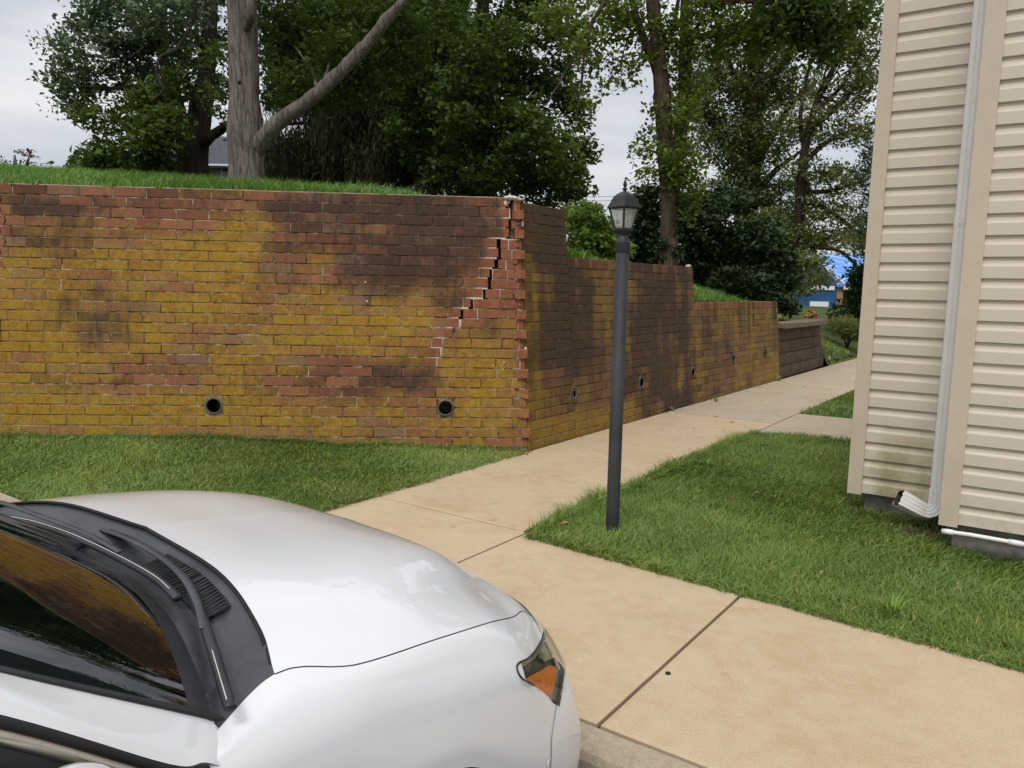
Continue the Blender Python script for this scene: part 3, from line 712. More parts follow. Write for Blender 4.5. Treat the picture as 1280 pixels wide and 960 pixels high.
sk = MB(); xs_ = np.linspace(-8, -.2, 120)
for a0_, a1_ in zip(xs_, xs_[1:]):
    if random.random() < .12: continue
    sk.box(WL.P((a0_+a1_)/2, TOP-.002+random.uniform(-.001, .0015), -.06)-C0, ((a1_-a0_)/2+.001, .058, .0035), [EL, NL, (0, 0, 1)])
sk.obj('mortar_skim', simple('pale_top_mortar', (.42, .36, .27), .95, .1, var=.35, scale=12), WL.thing)
hc = MB(); zs = [TOP-PITCH_B*k for k in range(0, 8)]
for k in range(7):
    a_ = -4.665+(.045 if k % 2 else 0)*(1 if k > 1 else .3); hc.tube([WL.P(a_, zs[k]-.01, .001)-C0, WL.P(a_+.012, (zs[k]+zs[k+1])/2, .003)-C0, WL.P(a_-.004, zs[k+1]+.006, .001)-C0], [.004, .0055, .003], 5)
for k in (13, 14): hc.tube([WL.P(-4.66, TOP-PITCH_B*k, .001)-C0, WL.P(-4.655, TOP-PITCH_B*(k+1), .001)-C0], .004, 5)
hc.obj('hairline_crack', simple('dark_red_gap', (.06, .012, .008), .9), WL.thing)
sh = MB()
for _ in range(26):
    z_ = random.uniform(.15, TOP-.05); a_ = cL*z_-random.uniform(.0, .10); p = WL.P(a_, z_, .012)-C0; lump(sh, p, random.uniform(.008, .018), (1.2, .8, .8), 4, rot=a_*90)
for _ in range(34):
    p = np.array([0, 0, .004])+EL*random.uniform(-.55, .0)+NL*random.uniform(.02, .22); lump(sh, p, random.uniform(.006, .015), (1.2, 1, .8), 4, rot=p[0]*50)
sh.obj('brick_crumbs', simple('broken_brick', (.30, .13, .07), .95, .1, var=.4, scale=40, bump=.5), WL.thing, True)['kind'] = 'stuff'
# path-side wall: three steps
secs = [(0.0, .865, TOP-.035, False), (.865, 4.05, 1.80, True), (4.05, 7.72, 1.335, True)]
holesR = [(.853, .40), (2.396, .41), (3.93, .455), (5.48, .475), (6.99, .49)]
capF = []
for si, (s0, s1, top, rowlock) in enumerate(secs):
    ht = .105 if rowlock else 0; t0 = top-ht; nr = int(math.ceil((t0+.03)/PITCH_B))
    hs = [(h[0], t0-round((t0-h[1])/PITCH_B)*PITCH_B) for h in holesR if s0-.01 < h[0] < s1+.01 or (si == 0 and abs(h[0]-s1) < .12) or (si == 1 and abs(h[0]-s0) < .12)]
    for r in range(nr):
        z1 = t0-PITCH_B*r-JT/2; z0 = t0-PITCH_B*(r+1)+JT/2; zc = (z0+z1)/2; odd = r % 2
        a_lo = (cR*zc+.004 if si == 0 else s0+.002); a_hi = s1-(0 if rowlock else .0)
        if si == 0: a = a_lo
        else: a = s0+.002
        # running bond with random shift
        cuts = [a]; k = a+(BL*.5 if odd else BL)*random.uniform(.96, 1.04)
        while k < a_hi-.05: cuts.append(k); k += BL*random.uniform(.98, 1.02)
        cuts.append(a_hi)
        for p, q_ in zip(cuts, cuts[1:]):
            segs = [(p+JT/2, q_-JT/2)]
            for h in hs:
                if abs(zc-h[1]) < PITCH_B:
                    ns = []
                    for (u, v) in segs:
                        if v < h[0]-.082 or u > h[0]+.082: ns.append((u, v))
                        else:
                            if h[0]-.082-u > .02: ns.append((u, h[0]-.082))
                            if v-(h[0]+.082) > .02: ns.append((h[0]+.082, v))
                    segs = ns
            for u, v in segs: WR.brick(u, v, z0, z1)
    if rowlock:
        k = s0+.004
        while k < s1-.03:
            capF.append((k, min(k+.062, s1-.003), t0+JT/2, top, random.uniform(-.001, .004), 0, random.uniform(.0, .35) if random.random() < .5 else None, random.uniform(.1, .9), .2)); k += .070
    WR.mortar((lambda z: cR*z+.012) if si == 0 else (lambda z, s0=s0: s0+.0), (lambda z, s1=s1: s1-.008), -.1, top-.006, hs)
    for h in hs: WR.pipe(h[0], h[1], .066)
WR.build(300)
# rowlock courses: small end-on bricks joined
for lo, hi in ((.8, 4.05), (4.05, 7.8)):
    SV, SF, SS, ST = [], [], [], []
    for b in capF:
        if not lo <= b[0] < hi: continue
        V, F, st, tn = WR.geom(b); st = [(y*.5, d*.8, f) for y, d, f in st]; bb = len(SV); SV += [v-C0 for v in V]; SF += [tuple(x+bb for x in f) for f in F]; SS += st; ST += [tn]*len(V)
    o = mesh_obj('rowlock_course', SV, SF, M_BRICK, WR.thing); o['kind'] = 'stuff'
    ca = o.data.attributes.new('stain', 'FLOAT_COLOR', 'POINT'); ca.data.foreach_set('color', np.array([(*x, 1) for x in SS], np.float32).ravel())
    t = o.data.attributes.new('tone', 'FLOAT', 'POINT'); t.data.foreach_set('value', np.array(ST, np.float32)); t = o.data.attributes.new('grey', 'FLOAT', 'POINT'); t.data.foreach_set('value', np.full(len(ST), .4, np.float32))
# white chip on the end of the second step
mb = MB(); lump(mb, (0, 0, 0), .03, (1.2, .8, .7)); tag(mb.obj('stone_chip', M_WMORT, None, True, loc=WR.P(4.0, 1.815, -.04)), 'small white chip of stone lying on the end of the middle wall step', 'stone')

# concrete block wall after the brick wall
bw = empty('block_retaining_wall', tuple(W(7.75, 0)), 0, label='low dark split-face block wall with tan cap stones at the far end of the path', cat='retaining wall')
org = W(7.75, 0)
for r in range(4):
    z0 = .215*r; s = 7.76+(.0 if r % 2 else -.0); k = 0; end = 10.75+(0.0 if r > 1 else .25)
    while s < end:
        L = .62 if not (k == 0 and r % 2) else .31
        L = min(L, end-s+.001); set_ = .02*r+.0
        mb = MB(); cc = W(s+L/2, -.02-set_-.14-.035*max(0, s+L/2-10.3)*4, z0+.1045); n_ = 5
        # rough front face
        vs = []; fs = []
        for j in range(4):
            for i in range(n_+1):
                a = (i/n_-.5)*(L-.008); z = (j/3-.5)*.205; dd = .14+(0 if i in (0, n_) or j in (0, 3) else .008)+.006*vnoise(s+a*9, z*9, 2, r); vs.append(ER*a+NR*dd+np.array([0, 0, z]))
        fs = [(j*(n_+1)+i, j*(n_+1)+i+1, (j+1)*(n_+1)+i+1, (j+1)*(n_+1)+i) for j in range(3) for i in range(n_)]
        mb.add(vs, fs); mb.box((0, 0, 0), ((L-.008)/2, .138, .1025), [ER, NR, (0, 0, 1)])
        o = mb.obj('block', M_BLOCK, bw); o.location = Vector(cc-org); s += L; k += 1
for k in range(7):
    s = 7.74+.47*k; bend = max(0, s-10.0)*.25
    ob = bevel(MB().box((0, 0, 0), (.232, .19, .048), [ER, NR, (0, 0, 1)]).obj('cap_stone', M_CAPST, bw), .012); ob.location = Vector(W(s+.235, -.13-bend, .865+.048+.004)-org)

# red and yellow toy-like flowers standing on the end of the block wall
fl = empty('flower_clump', tuple(W(10.75, -.35, .96)), 0, label='small red and yellow flower clump at the far end of the block wall', cat='flowers')
mr_, my_, mg_ = simple('red_petal', (.50, .03, .025), .6), simple('yellow_petal', (.62, .30, .04), .6), simple('flower_leaf', (.03, .07, .02), .7)
for mname, mm, pts in (('red_bloom', mr_, [(-.14, 0, .06), (.20, .02, .06), (.05, 0, .26), (.23, 0, .12)]), ('yellow_bloom', my_, [(-.05, 0, .18), (.02, .02, .12), (.10, 0, .22), (-.10, 0, .1)]), ('foliage', mg_, [(.12, 0, .12), (.0, 0, .03), (.08, .05, .05)])):
    for p in pts:
        mb = MB()
        for q_ in range(4): lump(mb, np.array(p)*.62+RNG.normal(0, .012, 3), .024, (1.2, 1, .7), 4, rot=q_)
        mb.obj(mname, mm, fl, True)

# ------------------------------------------------------------------ house with vinyl siding
HX = np.array([.83, -.5577, 0]); HX /= np.linalg.norm(HX); HP = np.array([2.35, 5.19, 0])
house = empty('house', tuple(HP), math.atan2(HX[1], HX[0]), label='cream vinyl sided house corner at the right edge of the lawn', cat='house')
def strip_piece(x0, x1, yf, z, h, name='siding_strip', cutleft=0):
    # dutch-lap course: lip, flat face, curved upper cove; yf = wall plane (local y, camera side negative)
    prof = [(0, .000), (-.017, .0005), (-.019, .003), (-.018, h*.56), (-.0165, h*.60), (-.006, h*.70), (-.002, h*.86), (-.0015, h+.004), (.006, h+.004), (.006, 0)]
    nseg = 6; vs = []; m_ = len(prof)
    for i in range(nseg+1):
        x = x0+(x1-x0)*i/nseg; wv = .0012*vnoise(x*3, z*5, 1, 3)
        for (y, zz) in prof: vs.append((x, yf+y+wv, z+zz+wv*.6))
    fs = [(i*m_+j, (i+1)*m_+j, (i+1)*m_+(j+1) % m_, i*m_+(j+1) % m_) for i in range(nseg) for j in range(m_)]+[tuple(range(m_))[::-1], tuple(range(nseg*m_, (nseg+1)*m_))]
    return mesh_obj(name, vs, fs, M_SIDING, house)
for k in range(46): strip_piece(.066, .70, 0, .150+.1195*k, .1195)
for k in range(46): strip_piece(.668, 3.2, -.519, .174+.1185*k, .1185)
mb = MB(); mb.box((.024, -.012, 3.28/2+.137), (.046, .016, 3.28/2)); mb.box((-.010, .05, 1.64+.137), (.010, .05, 1.64)); bevel(mb.obj('corner_board', M_TRIM, house), .004)
mb = MB(); mb.box((.024, -.012, 3.42+1.15), (.045, .015, 1.148)); mb.box((-.010, .05, 3.42+1.15), (.0095, .049, 1.148)); bevel(mb.obj('corner_board', M_TRIM, house), .004)
mb = MB(); mb.box((.628, -.532, 2.95+.157), (.050, .016, 2.95)); mb.box((.588, -.45, 2.95+.157), (.010, .07, 2.95)); bevel(mb.obj('corner_board', M_TRIM, house), .004)
mb = MB(); mb.box((1.6, 1.2, 3), (1.595, 1.18, 2.85)); mb.box((1.9, -.23, 3.0), (1.30, .27, 2.82)); mb.obj('wall', M_TRIM, house)
mb = MB(); mb.box((1.6, 1.25, .0), (1.52, 1.19, .148)); mb.box((1.93, -.2, .0), (1.28, .27, .168)); mb.obj('foundation', M_FOUND, house)
mb = MB(); pts = [(.60, -.56, .128), (.75, -.555, .132), (.95, -.55, .128), (1.6, -.55, .120), (3.2, -.55, .112)]
mb.tube(pts, .0125, 10); mb.tube([(.61, -.56, .128), (.66, -.56, .130)], .0165, 10); mb.tube([(.93, -.55, .1285), (1.0, -.55, .128)], .0165, 10); mb.obj('conduit', M_WHITE, house, True)
# downspout: corrugated rectangular tube
def duct(path, wid, dep, ups, open_end=True, n_rib=4):
    """rectangular tube with grooves along each face; path points and per-point 'x axis' vectors"""
    prof = []
    def side(p, q, nr):
        p, q = np.array(p), np.array(q); t = (q-p)/np.linalg.norm(q-p); nrm = np.array([t[1], -t[0]])
        for i in range(nr*4):
            u = (i+.5)/(nr*4); g = (-.0022 if i % 4 in (1,) else 0); prof.append(p+(q-p)*u+nrm*g)
    hw, hd = wid/2, dep/2
    side((-hw, -hd), (hw, -hd), n_rib); side((hw, -hd), (hw, hd), 2); side((hw, hd), (-hw, hd), n_rib); side((-hw, hd), (-hw, -hd), 2)
    vs = []; m_ = len(prof)
    for (p, ax_, ay_) in path:
        p, ax_, ay_ = map(lambda v: np.array(v, float), (p, ax_, ay_))
        for (u, v) in prof: vs.append(p+ax_*u+ay_*v)
    fs = [(i*m_+j, i*m_+(j+1) % m_, (i+1)*m_+(j+1) % m_, (i+1)*m_+j) for i in range(len(path)-1) for j in range(m_)]
    return vs, fs
X_, Y_, Z_ = (1, 0, 0), (0, 1, 0), (0, 0, 1)
# positions in the house frame
dx, dy = .522, -.058
vs, fs = duct([((dx, dy, 5.6), X_, Y_), ((dx, dy, 2.0), X_, Y_), ((dx, dy, 1.99), (1.04, 0, 0), (0, 1.05, 0)), ((dx, dy, 1.92), (1.04, 0, 0), (0, 1.05, 0)), ((dx, dy, 1.91), X_, Y_), ((dx, dy, .22), X_, Y_)], .078, .056, None, n_rib=3)
ds = mesh_obj('downspout', vs, fs, M_WHITE, house)
mb = MB(); mb.box((dx, dy-.029, 1.955), (.020, .003, .018)); mb.obj('strap', M_WHITE, ds)
path = [((dx, dy-.002, .46), (1.10, 0, 0), (0, 1.12, 0)), ((dx, dy-.002, .36), (1.10, 0, 0), (0, 1.12, 0))]
dirv = np.array([-.78, -.36, .42]); dirv /= np.linalg.norm(dirv); axr = np.cross([0, 0, -1.], dirv); axr /= np.linalg.norm(axr); full = math.acos(-dirv[2])
p_ = np.array([dx, dy-.002, .165]); path[0] = ((dx, dy-.002, .27), (1.10, 0, 0), (0, 1.12, 0)); path[1] = (p_.copy(), (1.10, 0, 0), (0, 1.12, 0))
for k in range(1, 8):   # crimped elbow
    Rm = np.array(Matrix.Rotation(full*k/7, 3, Vector(axr))); Rh = np.array(Matrix.Rotation(full*(k-.5)/7, 3, Vector(axr)))
    p_ = p_+Rh@np.array([0, 0, -1.])*.016; wob = 1.16*(1.0+(.035 if k % 2 else -.035)); path.append((p_.copy(), Rm@np.array([1., 0, 0])*wob, Rm@np.array([0, 1., 0])*wob))
for k in range(1, 5):
    p_ = p_+dirv*.042; path.append((p_.copy(), Rm@np.array([1., 0, 0])*(1.22+.03*k), Rm@np.array([0, 1., 0])*(1.22+.05*k)))
vs, fs = duct([(p, a_, b_) for p, a_, b_ in path], .080, .060, None)
# crush the mouth a little
m_ = len(vs)//len(path)
for i in range(len(vs)-m_, len(vs)): vs[i] = np.array(vs[i])+dirv*.014*vnoise(vs[i][0]*60, vs[i][2]*60, 1, 2)
el = mesh_obj('spout_elbow', vs, fs, M_WHITE, house)
inn = [(p, np.array(a_)*.93, np.array(b_)*.90) for p, a_, b_ in path[-4:]]; vs, fs = duct(inn, .080, .060, None)
fs.append(tuple(range(m_))); mesh_obj('spout_bore', vs, [tuple(reversed(f)) for f in fs], M_INSIDE, el)  # dark lining stands in for shade in the hollow mouth

# ------------------------------------------------------------------ lamp post
LB = G(765, 668); lamp = empty('lamp_post', tuple(LB), 0, label='black garden lamp post with four-sided lantern standing in the grass', cat='lamp post')
cam_ang = math.atan2(-LB[1], -LB[0])
def lz(y): return at(778, y, LB[1])[2]
pk = LB[1]/FPX
zt = lz(315)
mb = MB(); mb.lathe([(.0405, -.15), (.0405, .0), (.0402, .4), (.0395, zt)], 28); mb.obj('post', M_POST, lamp, True)
# lean: none.  collar and neck
z1, z2, z3, z4 = lz(315), lz(302), lz(292), lz(289)
bevel(MB().lathe([(.040, z1-.004), (.0435, z1), (.0435, z2), (.041, z2+.002), (.027, lz(294.5)), (.024, lz(292))], 24).obj('collar', M_LAMP, lamp, True), .002)
hp = .084
zb0, zb1, ze, zr = lz(293.5), lz(287), lz(259.5), lz(239)
ln = MB().lathe([(.030, zb0-.004), (.044, zb0+.010), (.056, zb1-.006), (.056, zb1+.004)], 4, rot=cam_ang).obj('lantern_base', M_LAMP, lamp)
# frame bars on the four corners, rails top and bottom
fb = MB(); Rb, Rt = .047, .086
cor = lambda R_, k, z: np.array([R_*math.cos(cam_ang+PI/2*k), R_*math.sin(cam_ang+PI/2*k), z])
for k in range(4):
    fb.tube([cor(Rb, k, zb1), cor(Rt, k, ze)], .0062, 4); fb.tube([cor(Rb, k, zb1+.003), cor(Rb, k+1, zb1+.003)], .006, 4); fb.tube([cor(Rt, k, ze-.003), cor(Rt, k+1, ze-.003)], .0065, 4)
fb.obj('lantern_frame', M_LAMP, lamp)
for k in range(4):
    a, b, c, d = cor(Rb-.002, k, zb1), cor(Rb-.002, k+1, zb1), cor(Rt-.002, k+1, ze), cor(Rt-.002, k, ze); nn = np.cross(b-a, d-a); nn /= np.linalg.norm(nn)
    mesh_obj('glass_pane', [a, b, c, d, a-nn*.003, b-nn*.003, c-nn*.003, d-nn*.003], [(0, 1, 2, 3), (7, 6, 5, 4), (0, 4, 5, 1), (1, 5, 6, 2), (2, 6, 7, 3), (3, 7, 4, 0)], M_LGLASS, lamp)
MB().lathe([(.006, zb1), (.012, zb1+.02), (.02, zb1+.05), (.014, zb1+.085), (.003, zb1+.092)], 14).obj('bulb', simple('frosted_bulb', (.7, .7, .66), .3), lamp, True)
dz = zr-ze
rf = [(.088, ze-.004), (.103, ze-.002), (.098, ze+.008), (.089, ze+.022), (.081, ze+.036), (.077, ze+.048), (.074, ze+.052), (.064, ze+.070), (.047, ze+.086), (.026, ze+.098), (.012, ze+.104)]
sc_ = dz/.104; rf = [(r_, ze+(z_-ze)*sc_) for r_, z_ in rf]
bevel(MB().lathe(rf, 4, rot=cam_ang).obj('lantern_roof', M_LAMP, lamp), .003)
zf = lz(223)-zr; fin = [(.010, 0), (.010, .12), (.019, .20), (.019, .27), (.008, .33), (.008, .42), (.013, .50), (.014, .62), (.009, .80), (.002, 1.0)]
MB().lathe([(r_*.85, zr-.004+z_*zf) for r_, z_ in fin], 14).obj('finial', M_LAMP, lamp, True)

# ------------------------------------------------------------------ white car (front part and cabin)
CT = math.radians(51.5); CAX = np.array([math.cos(CT), math.sin(CT), 0]); CAY = np.array([-math.sin(CT), math.cos(CT), 0]); YC = 1.95; GZ = -.13
car = empty('white_car', (CAY[0]*YC, CAY[1]*YC, GZ), CT, label='white saloon car parked nose to the kerb, bonnet and windscreen in view', cat='car')
def cpx(x, y, h):
    p = G(x, y, GZ+h); q_ = p-CAY*YC; return np.array([q_@CAX, q_@CAY, h])
def cworld(P): P = np.asarray(P, float); return CAX*P[..., 0:1]+CAY*(P[..., 1:2]+YC)+np.array([0, 0, 1.])*(P[..., 2:3]+GZ)
T = [ # rows from rear to nose; columns centre -> side
 [(.30,0,1.0),(.30,.40,1.0),(.30,.65,1.0),(.34,.862,.855),(.36,.884,.84),(.38,.905,.79),(.40,.925,.62),(.40,.915,.30)],
 [(.62,0,.99),(.60,.40,.985),(.58,.66,.97),(.57,.845,.868),(.57,.876,.850),(.57,.900,.79),(.57,.918,.62),(.57,.905,.36)],
 [(.935,0,.955),(.90,.40,.95),(.84,.65,.932),(.79,.775,.908),(.78,.845,.872),(.77,.892,.79),(.77,.912,.62),(.77,.905,.46)],
 [(1.15,0,.930),(1.12,.41,.928),(1.03,.66,.912),(.95,.815,.878),(.95,.862,.84),(.94,.892,.77),(.94,.912,.67),(.94,.915,.60)],
 [(1.38,0,.895),(1.36,.40,.892),(1.24,.65,.880),(1.19,.805,.842),(1.19,.858,.79),(1.18,.888,.735),(1.17,.91,.65),(1.16,.915,.595)],
 [(1.58,0,.845),(1.56,.40,.840),(1.46,.62,.822),(1.42,.765,.790),(1.41,.84,.73),(1.40,.878,.66),(1.37,.905,.54),(1.35,.91,.46)],
 [(1.74,0,.770),(1.71,.39,.765),(1.63,.58,.752),(1.58,.712,.735),(1.56,.80,.675),(1.54,.855,.60),(1.51,.89,.48),(1.49,.90,.36)],
 [(1.86,0,.685),(1.83,.37,.69),(1.76,.55,.70),(1.70,.665,.697),(1.655,.76,.645),(1.635,.83,.57),(1.61,.872,.46),(1.58,.885,.30)],
 [(1.925,0,.57),(1.895,.37,.58),(1.84,.57,.60),(1.775,.69,.61),(1.72,.775,.585),(1.70,.825,.52),(1.69,.855,.42),(1.66,.865,.27)],
 [(1.95,0,.42),(1.93,.38,.43),(1.88,.58,.45),(1.82,.70,.48),(1.775,.77,.47),(1.755,.81,.42),(1.745,.835,.35),(1.73,.835,.24)],
 [(1.92,0,.23),(1.90,.38,.23),(1.86,.58,.23),(1.82,.68,.23),(1.79,.74,.22),(1.77,.78,.21),(1.76,.80,.20),(1.75,.81,.19)]]
T = np.array(T); T[2:5, 0, 2] += .036; T[2:5, 1, 2] += .034; T[2:5, 2, 2] += .018; T[5, :2, 2] += .024; T[5, 2, 2] += .008; T[6, :2, 2] += .008; T[..., 1] *= -1        # near side is -y
NU, NV = 150, 280
def csurf(T, nv, nu):
    A = np.stack([spline(T[:, j], nv) for j in range(T.shape[1])], 1)      # nv x cols
    return np.stack([spline(A[i], nu) for i in range(nv)], 0)
# uniform B-spline-like smoothing of the table avoids wobble
Gs = csurf(T, NV+1, NU+1)
vrow = lambda r: r/(len(T)-1)*NV
ucol = lambda c: c/(T.shape[1]-1)*NU
wx, wy, _ = pxs(cworld(Gs.reshape(-1, 3))); wx = wx.reshape(Gs.shape[:2]); wy = wy.reshape(Gs.shape[:2])
LIGHT = [(670, 772), (684, 775), (696, 786), (704, 804), (706, 826), (704, 846), (702, 862), (698, 884), (690, 876), (680, 866), (666, 856), (652, 848), (645, 838), (648, 830), (660, 822), (669, 813), (677, 799), (678, 787)]
def inpoly(x, y, poly):
    c = np.zeros(np.shape(x), bool); n = len(poly); j = n-1
    for i in range(n):
        xi, yi = poly[i]; xj, yj = poly[j]
        c ^= ((yi > y) != (yj > y)) & (x < (xj-xi)*(y-yi)/(yj-yi+1e-12)+xi); j = i
    return c
cu = (np.arange(NU)+.5); cv = (np.arange(NV)+.5); CV, CU = np.meshgrid(cv, cu, indexing='ij')
cxp = (wx[:-1, :-1]+wx[1:, 1:])/2; cyp = (wy[:-1, :-1]+wy[1:, 1:])/2
isl = inpoly(cxp, cyp, LIGHT) & (CV > vrow(5.2)) & (CV < vrow(8.8)) & (CU > ucol(1.6))
# bumper edge line: from the outer low tip of the lamp down to the wheel arch
def bump_u(v): return None
BL_ = [(706, 830), (703, 860), (697, 886), (690, 930), (683, 958), (676, 990)]
bx = np.interp(cyp, [p[1] for p in BL_], [p[0] for p in BL_])
isb = ~isl & (CV > vrow(5.5)) & (((cyp > 830) & (cxp > bx) & (CV > vrow(6.2))) | (CV > vrow(7.35)) )
ishood = ~isl & ~isb & (CU < ucol(3)) & (CV > vrow(2)) & (CV <= vrow(7.35))
isf = ~isl & ~isb & (CU >= ucol(3))
idx = np.arange((NU+1)*(NV+1)).reshape(NV+1, NU+1)
Nrm = np.cross(np.gradient(Gs, axis=1), np.gradient(Gs, axis=0)); Nrm /= np.linalg.norm(Nrm, axis=2, keepdims=True)+1e-9
if Nrm[NV//2, 5, 2] < 0: Nrm = -Nrm
def patch(name, mask, mat, off=0.0, both=True, parent=car, nomirror=False, split=True):
    P = Gs+Nrm*off; used = np.unique(np.concatenate([idx[:-1, :-1][mask], idx[1:, :-1][mask], idx[:-1, 1:][mask], idx[1:, 1:][mask]]))
    remap = -np.ones(idx.size, int); remap[used] = np.arange(len(used)); V = P.reshape(-1, 3)[used]
    F = np.stack([idx[:-1, :-1][mask], idx[1:, :-1][mask], idx[1:, 1:][mask], idx[:-1, 1:][mask]], 1); F = remap[F]
    V2 = V*np.array([1, -1, 1])
    obs = []
    if split: obs.append(mesh_obj(name, V, F, mat, parent, True)); obs.append(mesh_obj(name, V2, F[:, ::-1], mat, parent, True))
    else:
        VV = np.vstack([V, V2]); FF = np.vstack([F, F[:, ::-1]+len(V)]); o = mesh_obj(name, VV, FF, mat, parent, True)
        w = o.modifiers.new('weld', 'WELD'); w.merge_threshold = .0005; obs.append(o)
    return obs
patch('bonnet', ishood, M_PAINT, split=False); patch('wing', isf, M_PAINT); isb2 = isb.copy()
for _k in range(2): isb2[:, :-1] |= isb2[:, 1:]; isb2[:, 1:] |= isb2[:, :-1]; isb2[:-1] |= isb2[1:]
patch('bumper', isb2 & ~isl, M_PAINT, .003, split=False)
for o in obs if False else []: pass
HL = patch('headlight', isl, M_LENS, .006)
for hl, sgn in zip(HL, (1, -1)):
    for nm, msk, mt_, off in (('lamp_housing', isl, M_HOUSING, -.022), ('lamp_reflector', isl & inpoly(cxp, cyp, [(684, 776), (700, 795), (706, 830), (702, 862), (697, 884), (693, 872), (699, 845), (698, 815), (690, 795)]), M_REFL, -.012)):
        P = (Gs+Nrm*off).reshape(-1, 3); F = np.stack([idx[:-1, :-1][msk], idx[1:, :-1][msk], idx[1:, 1:][msk], idx[:-1, 1:][msk]], 1); used = np.unique(F)
        if len(used) == 0: continue
        rm = -np.ones(len(P), int); rm[used] = np.arange(len(used)); V = P[used]*np.array([1, sgn, 1]); F = rm[F]
        mesh_obj(nm, V, F if sgn == 1 else F[:, ::-1], mt_, hl, True)
FRONT = (Nrm*(np.array([0, -YC, CAM_H-GZ])-Gs)).sum(2) > .05
def npt(x, y, off):
    d = (wx-x)**2+(wy-y)**2; d = np.where((np.arange(NV+1)[:, None] > vrow(5)) & (np.arange(NU+1)[None] > ucol(1.6)) & FRONT, d, 1e9); o_ = np.argsort(d.ravel())[:4]; w_ = 1/(d.ravel()[o_]+.05); w_ /= w_.sum()
    return (Gs.reshape(-1, 3)[o_]*w_[:, None]).sum(0)+(Nrm.reshape(-1, 3)[o_]*w_[:, None]).sum(0)*off
for hl, sgn in zip(HL, (1, -1)):
    for nm, poly_, mt_, off in (('turn_reflector', [(661, 848), (676, 839), (692, 829), (698, 832), (699.5, 848), (696, 862), (691, 872), (683, 866), (672, 856)], M_AMBER, -.010), ('bezel_strip', [(661, 846), (676, 837), (692, 827), (692, 824.5), (675, 834), (659, 843)], M_PLASTIC, -.008), ('lamp_bowl', [(684, 798), (692, 800), (697, 810), (694, 820), (686, 824), (679, 818), (679, 806)], M_REFL, -.013), ('bezel_strip', [(652, 829), (664, 822), (673, 812), (680, 797), (682, 784), (684.5, 785), (683, 799), (676, 815), (666, 826), (654, 833)], M_REFL, -.004)):
        A_ = np.array(poly_, float); A_ = np.concatenate([A_[:, None]*(1-t)+np.roll(A_, -1, 0)[:, None]*t for t in (0, .34, .67)], 1).reshape(-1, 2); c_ = A_.mean(0); k_ = len(A_)
        P = np.array([npt(*(c_+(a_-c_)*t), off) for t in (1, .66, .33) for a_ in A_]+[npt(c_[0], c_[1], off)])*np.array([1, sgn, 1])
        mesh_obj(nm, P, [(q_*k_+i, q_*k_+(i+1) % k_, (q_+1)*k_+(i+1) % k_, (q_+1)*k_+i) for q_ in range(2) for i in range(k_)]+[(2*k_+i, 2*k_+(i+1) % k_, 3*k_) for i in range(k_)], mt_, hl, True)
def surf_pt(r, c, off=0.0):
    v, u = vrow(r), ucol(c); i, j = int(min(v, NV-1)), int(min(u, NU-1)); return Gs[i, j]+Nrm[i, j]*off
def nearest(x, y, cond=None):
    d = (wx-x)**2+(wy-y)**2
    if cond is not None: d = np.where(cond, d, 1e9)
    k = np.unravel_index(np.argmin(d), d.shape); return Gs[k]+Nrm[k]*.001
def seam(name, pts, rad, mat, mirror=True, parent=car):
    pts = np.array(pts)
    for sg in ((1, -1) if mirror else (1,)):
        mb = MB(); mb.tube([p*np.array([1, sg, 1]) for p in pts], rad, 6); mb.obj(name, mat, parent, True)
seam('bonnet_gap', spline([surf_pt(r, 3, -.0005) for r in np.linspace(2.02, 7.3, 30)], 90), .0017, M_RUBBER)
frontV = np.array([[i, j] for i in range(NV+1) for j in range(NU+1)])
rim = [nearest(x, y, (np.arange(NV+1)[:, None] > vrow(5)) & (np.arange(NU+1)[None] > ucol(2))) for x, y in LIGHT[7:18]]
seam('lamp_seal', spline(rim, 60)+np.array([0, 0, 0]), .0028, M_PLASTIC)
bs = [nearest(x, y, (np.arange(NV+1)[:, None] > vrow(5)) & (np.arange(NU+1)[None] > ucol(2))) for x, y in [(698, 886), (694, 905), (690, 930), (686, 948), (681, 965)]]
seam('bumper_gap', spline(bs, 30), .0016, M_LINE)
# grille and lower intake on the nose (seen from other sides)
for nm, r0, r1, c1 in (('grille', 7.9, 8.5, 1.5), ('lower_intake', 9.2, 9.9, 1.8)):
    patch(nm, (CV > vrow(r0)) & (CV < vrow(r1)) & (CU < ucol(c1)), M_PLASTIC, .014, split=False)
# glass base curve, pillar, roof
gb = [(266, 903, .892), (258, 874, .915), (240, 826, .935), (214, 775, .950), (172, 733, .962), (100, 694, .972), (0, 646, .978)]
GBn = [cpx(*q_) for q_ in gb]; GBn = [p for p in GBn if p[1] < -.02]
xc = GBn[-1][0]+.03
GB = spline(GBn+[np.array([xc, 0, .982])], 40); GBf = np.vstack([GB, (GB*np.array([1, -1, 1]))[::-1][1:]])
RT = spline([(-.14, -.62, 1.385), (-.10, -.45, 1.405), (-.06, -.2, 1.417), (-.05, 0, 1.42)], 40); RTf = np.vstack([RT, (RT*np.array([1, -1, 1]))[::-1][1:]])
def loft(A, B, n, bulge=0.0, name='panel', mat=None, parent=car, smooth=True, thick=0):
    A, B = np.asarray(A), np.asarray(B); vs = []
    for i in range(n+1):
        t = i/n; R_ = A*(1-t)+B*t; R_ = R_+np.array([.5, 0, .8])*bulge*math.sin(PI*t); vs.append(R_)
    V = np.array(vs).reshape(-1, 3); k = len(A)
    F = [(i*k+j, (i+1)*k+j, (i+1)*k+j+1, i*k+j+1) for i in range(n) for j in range(k-1)]
    o = mesh_obj(name, V, F, mat, parent, smooth)
    if thick: s_ = o.modifiers.new('solid', 'SOLIDIFY'); s_.thickness = thick; s_.offset = 0
    return o
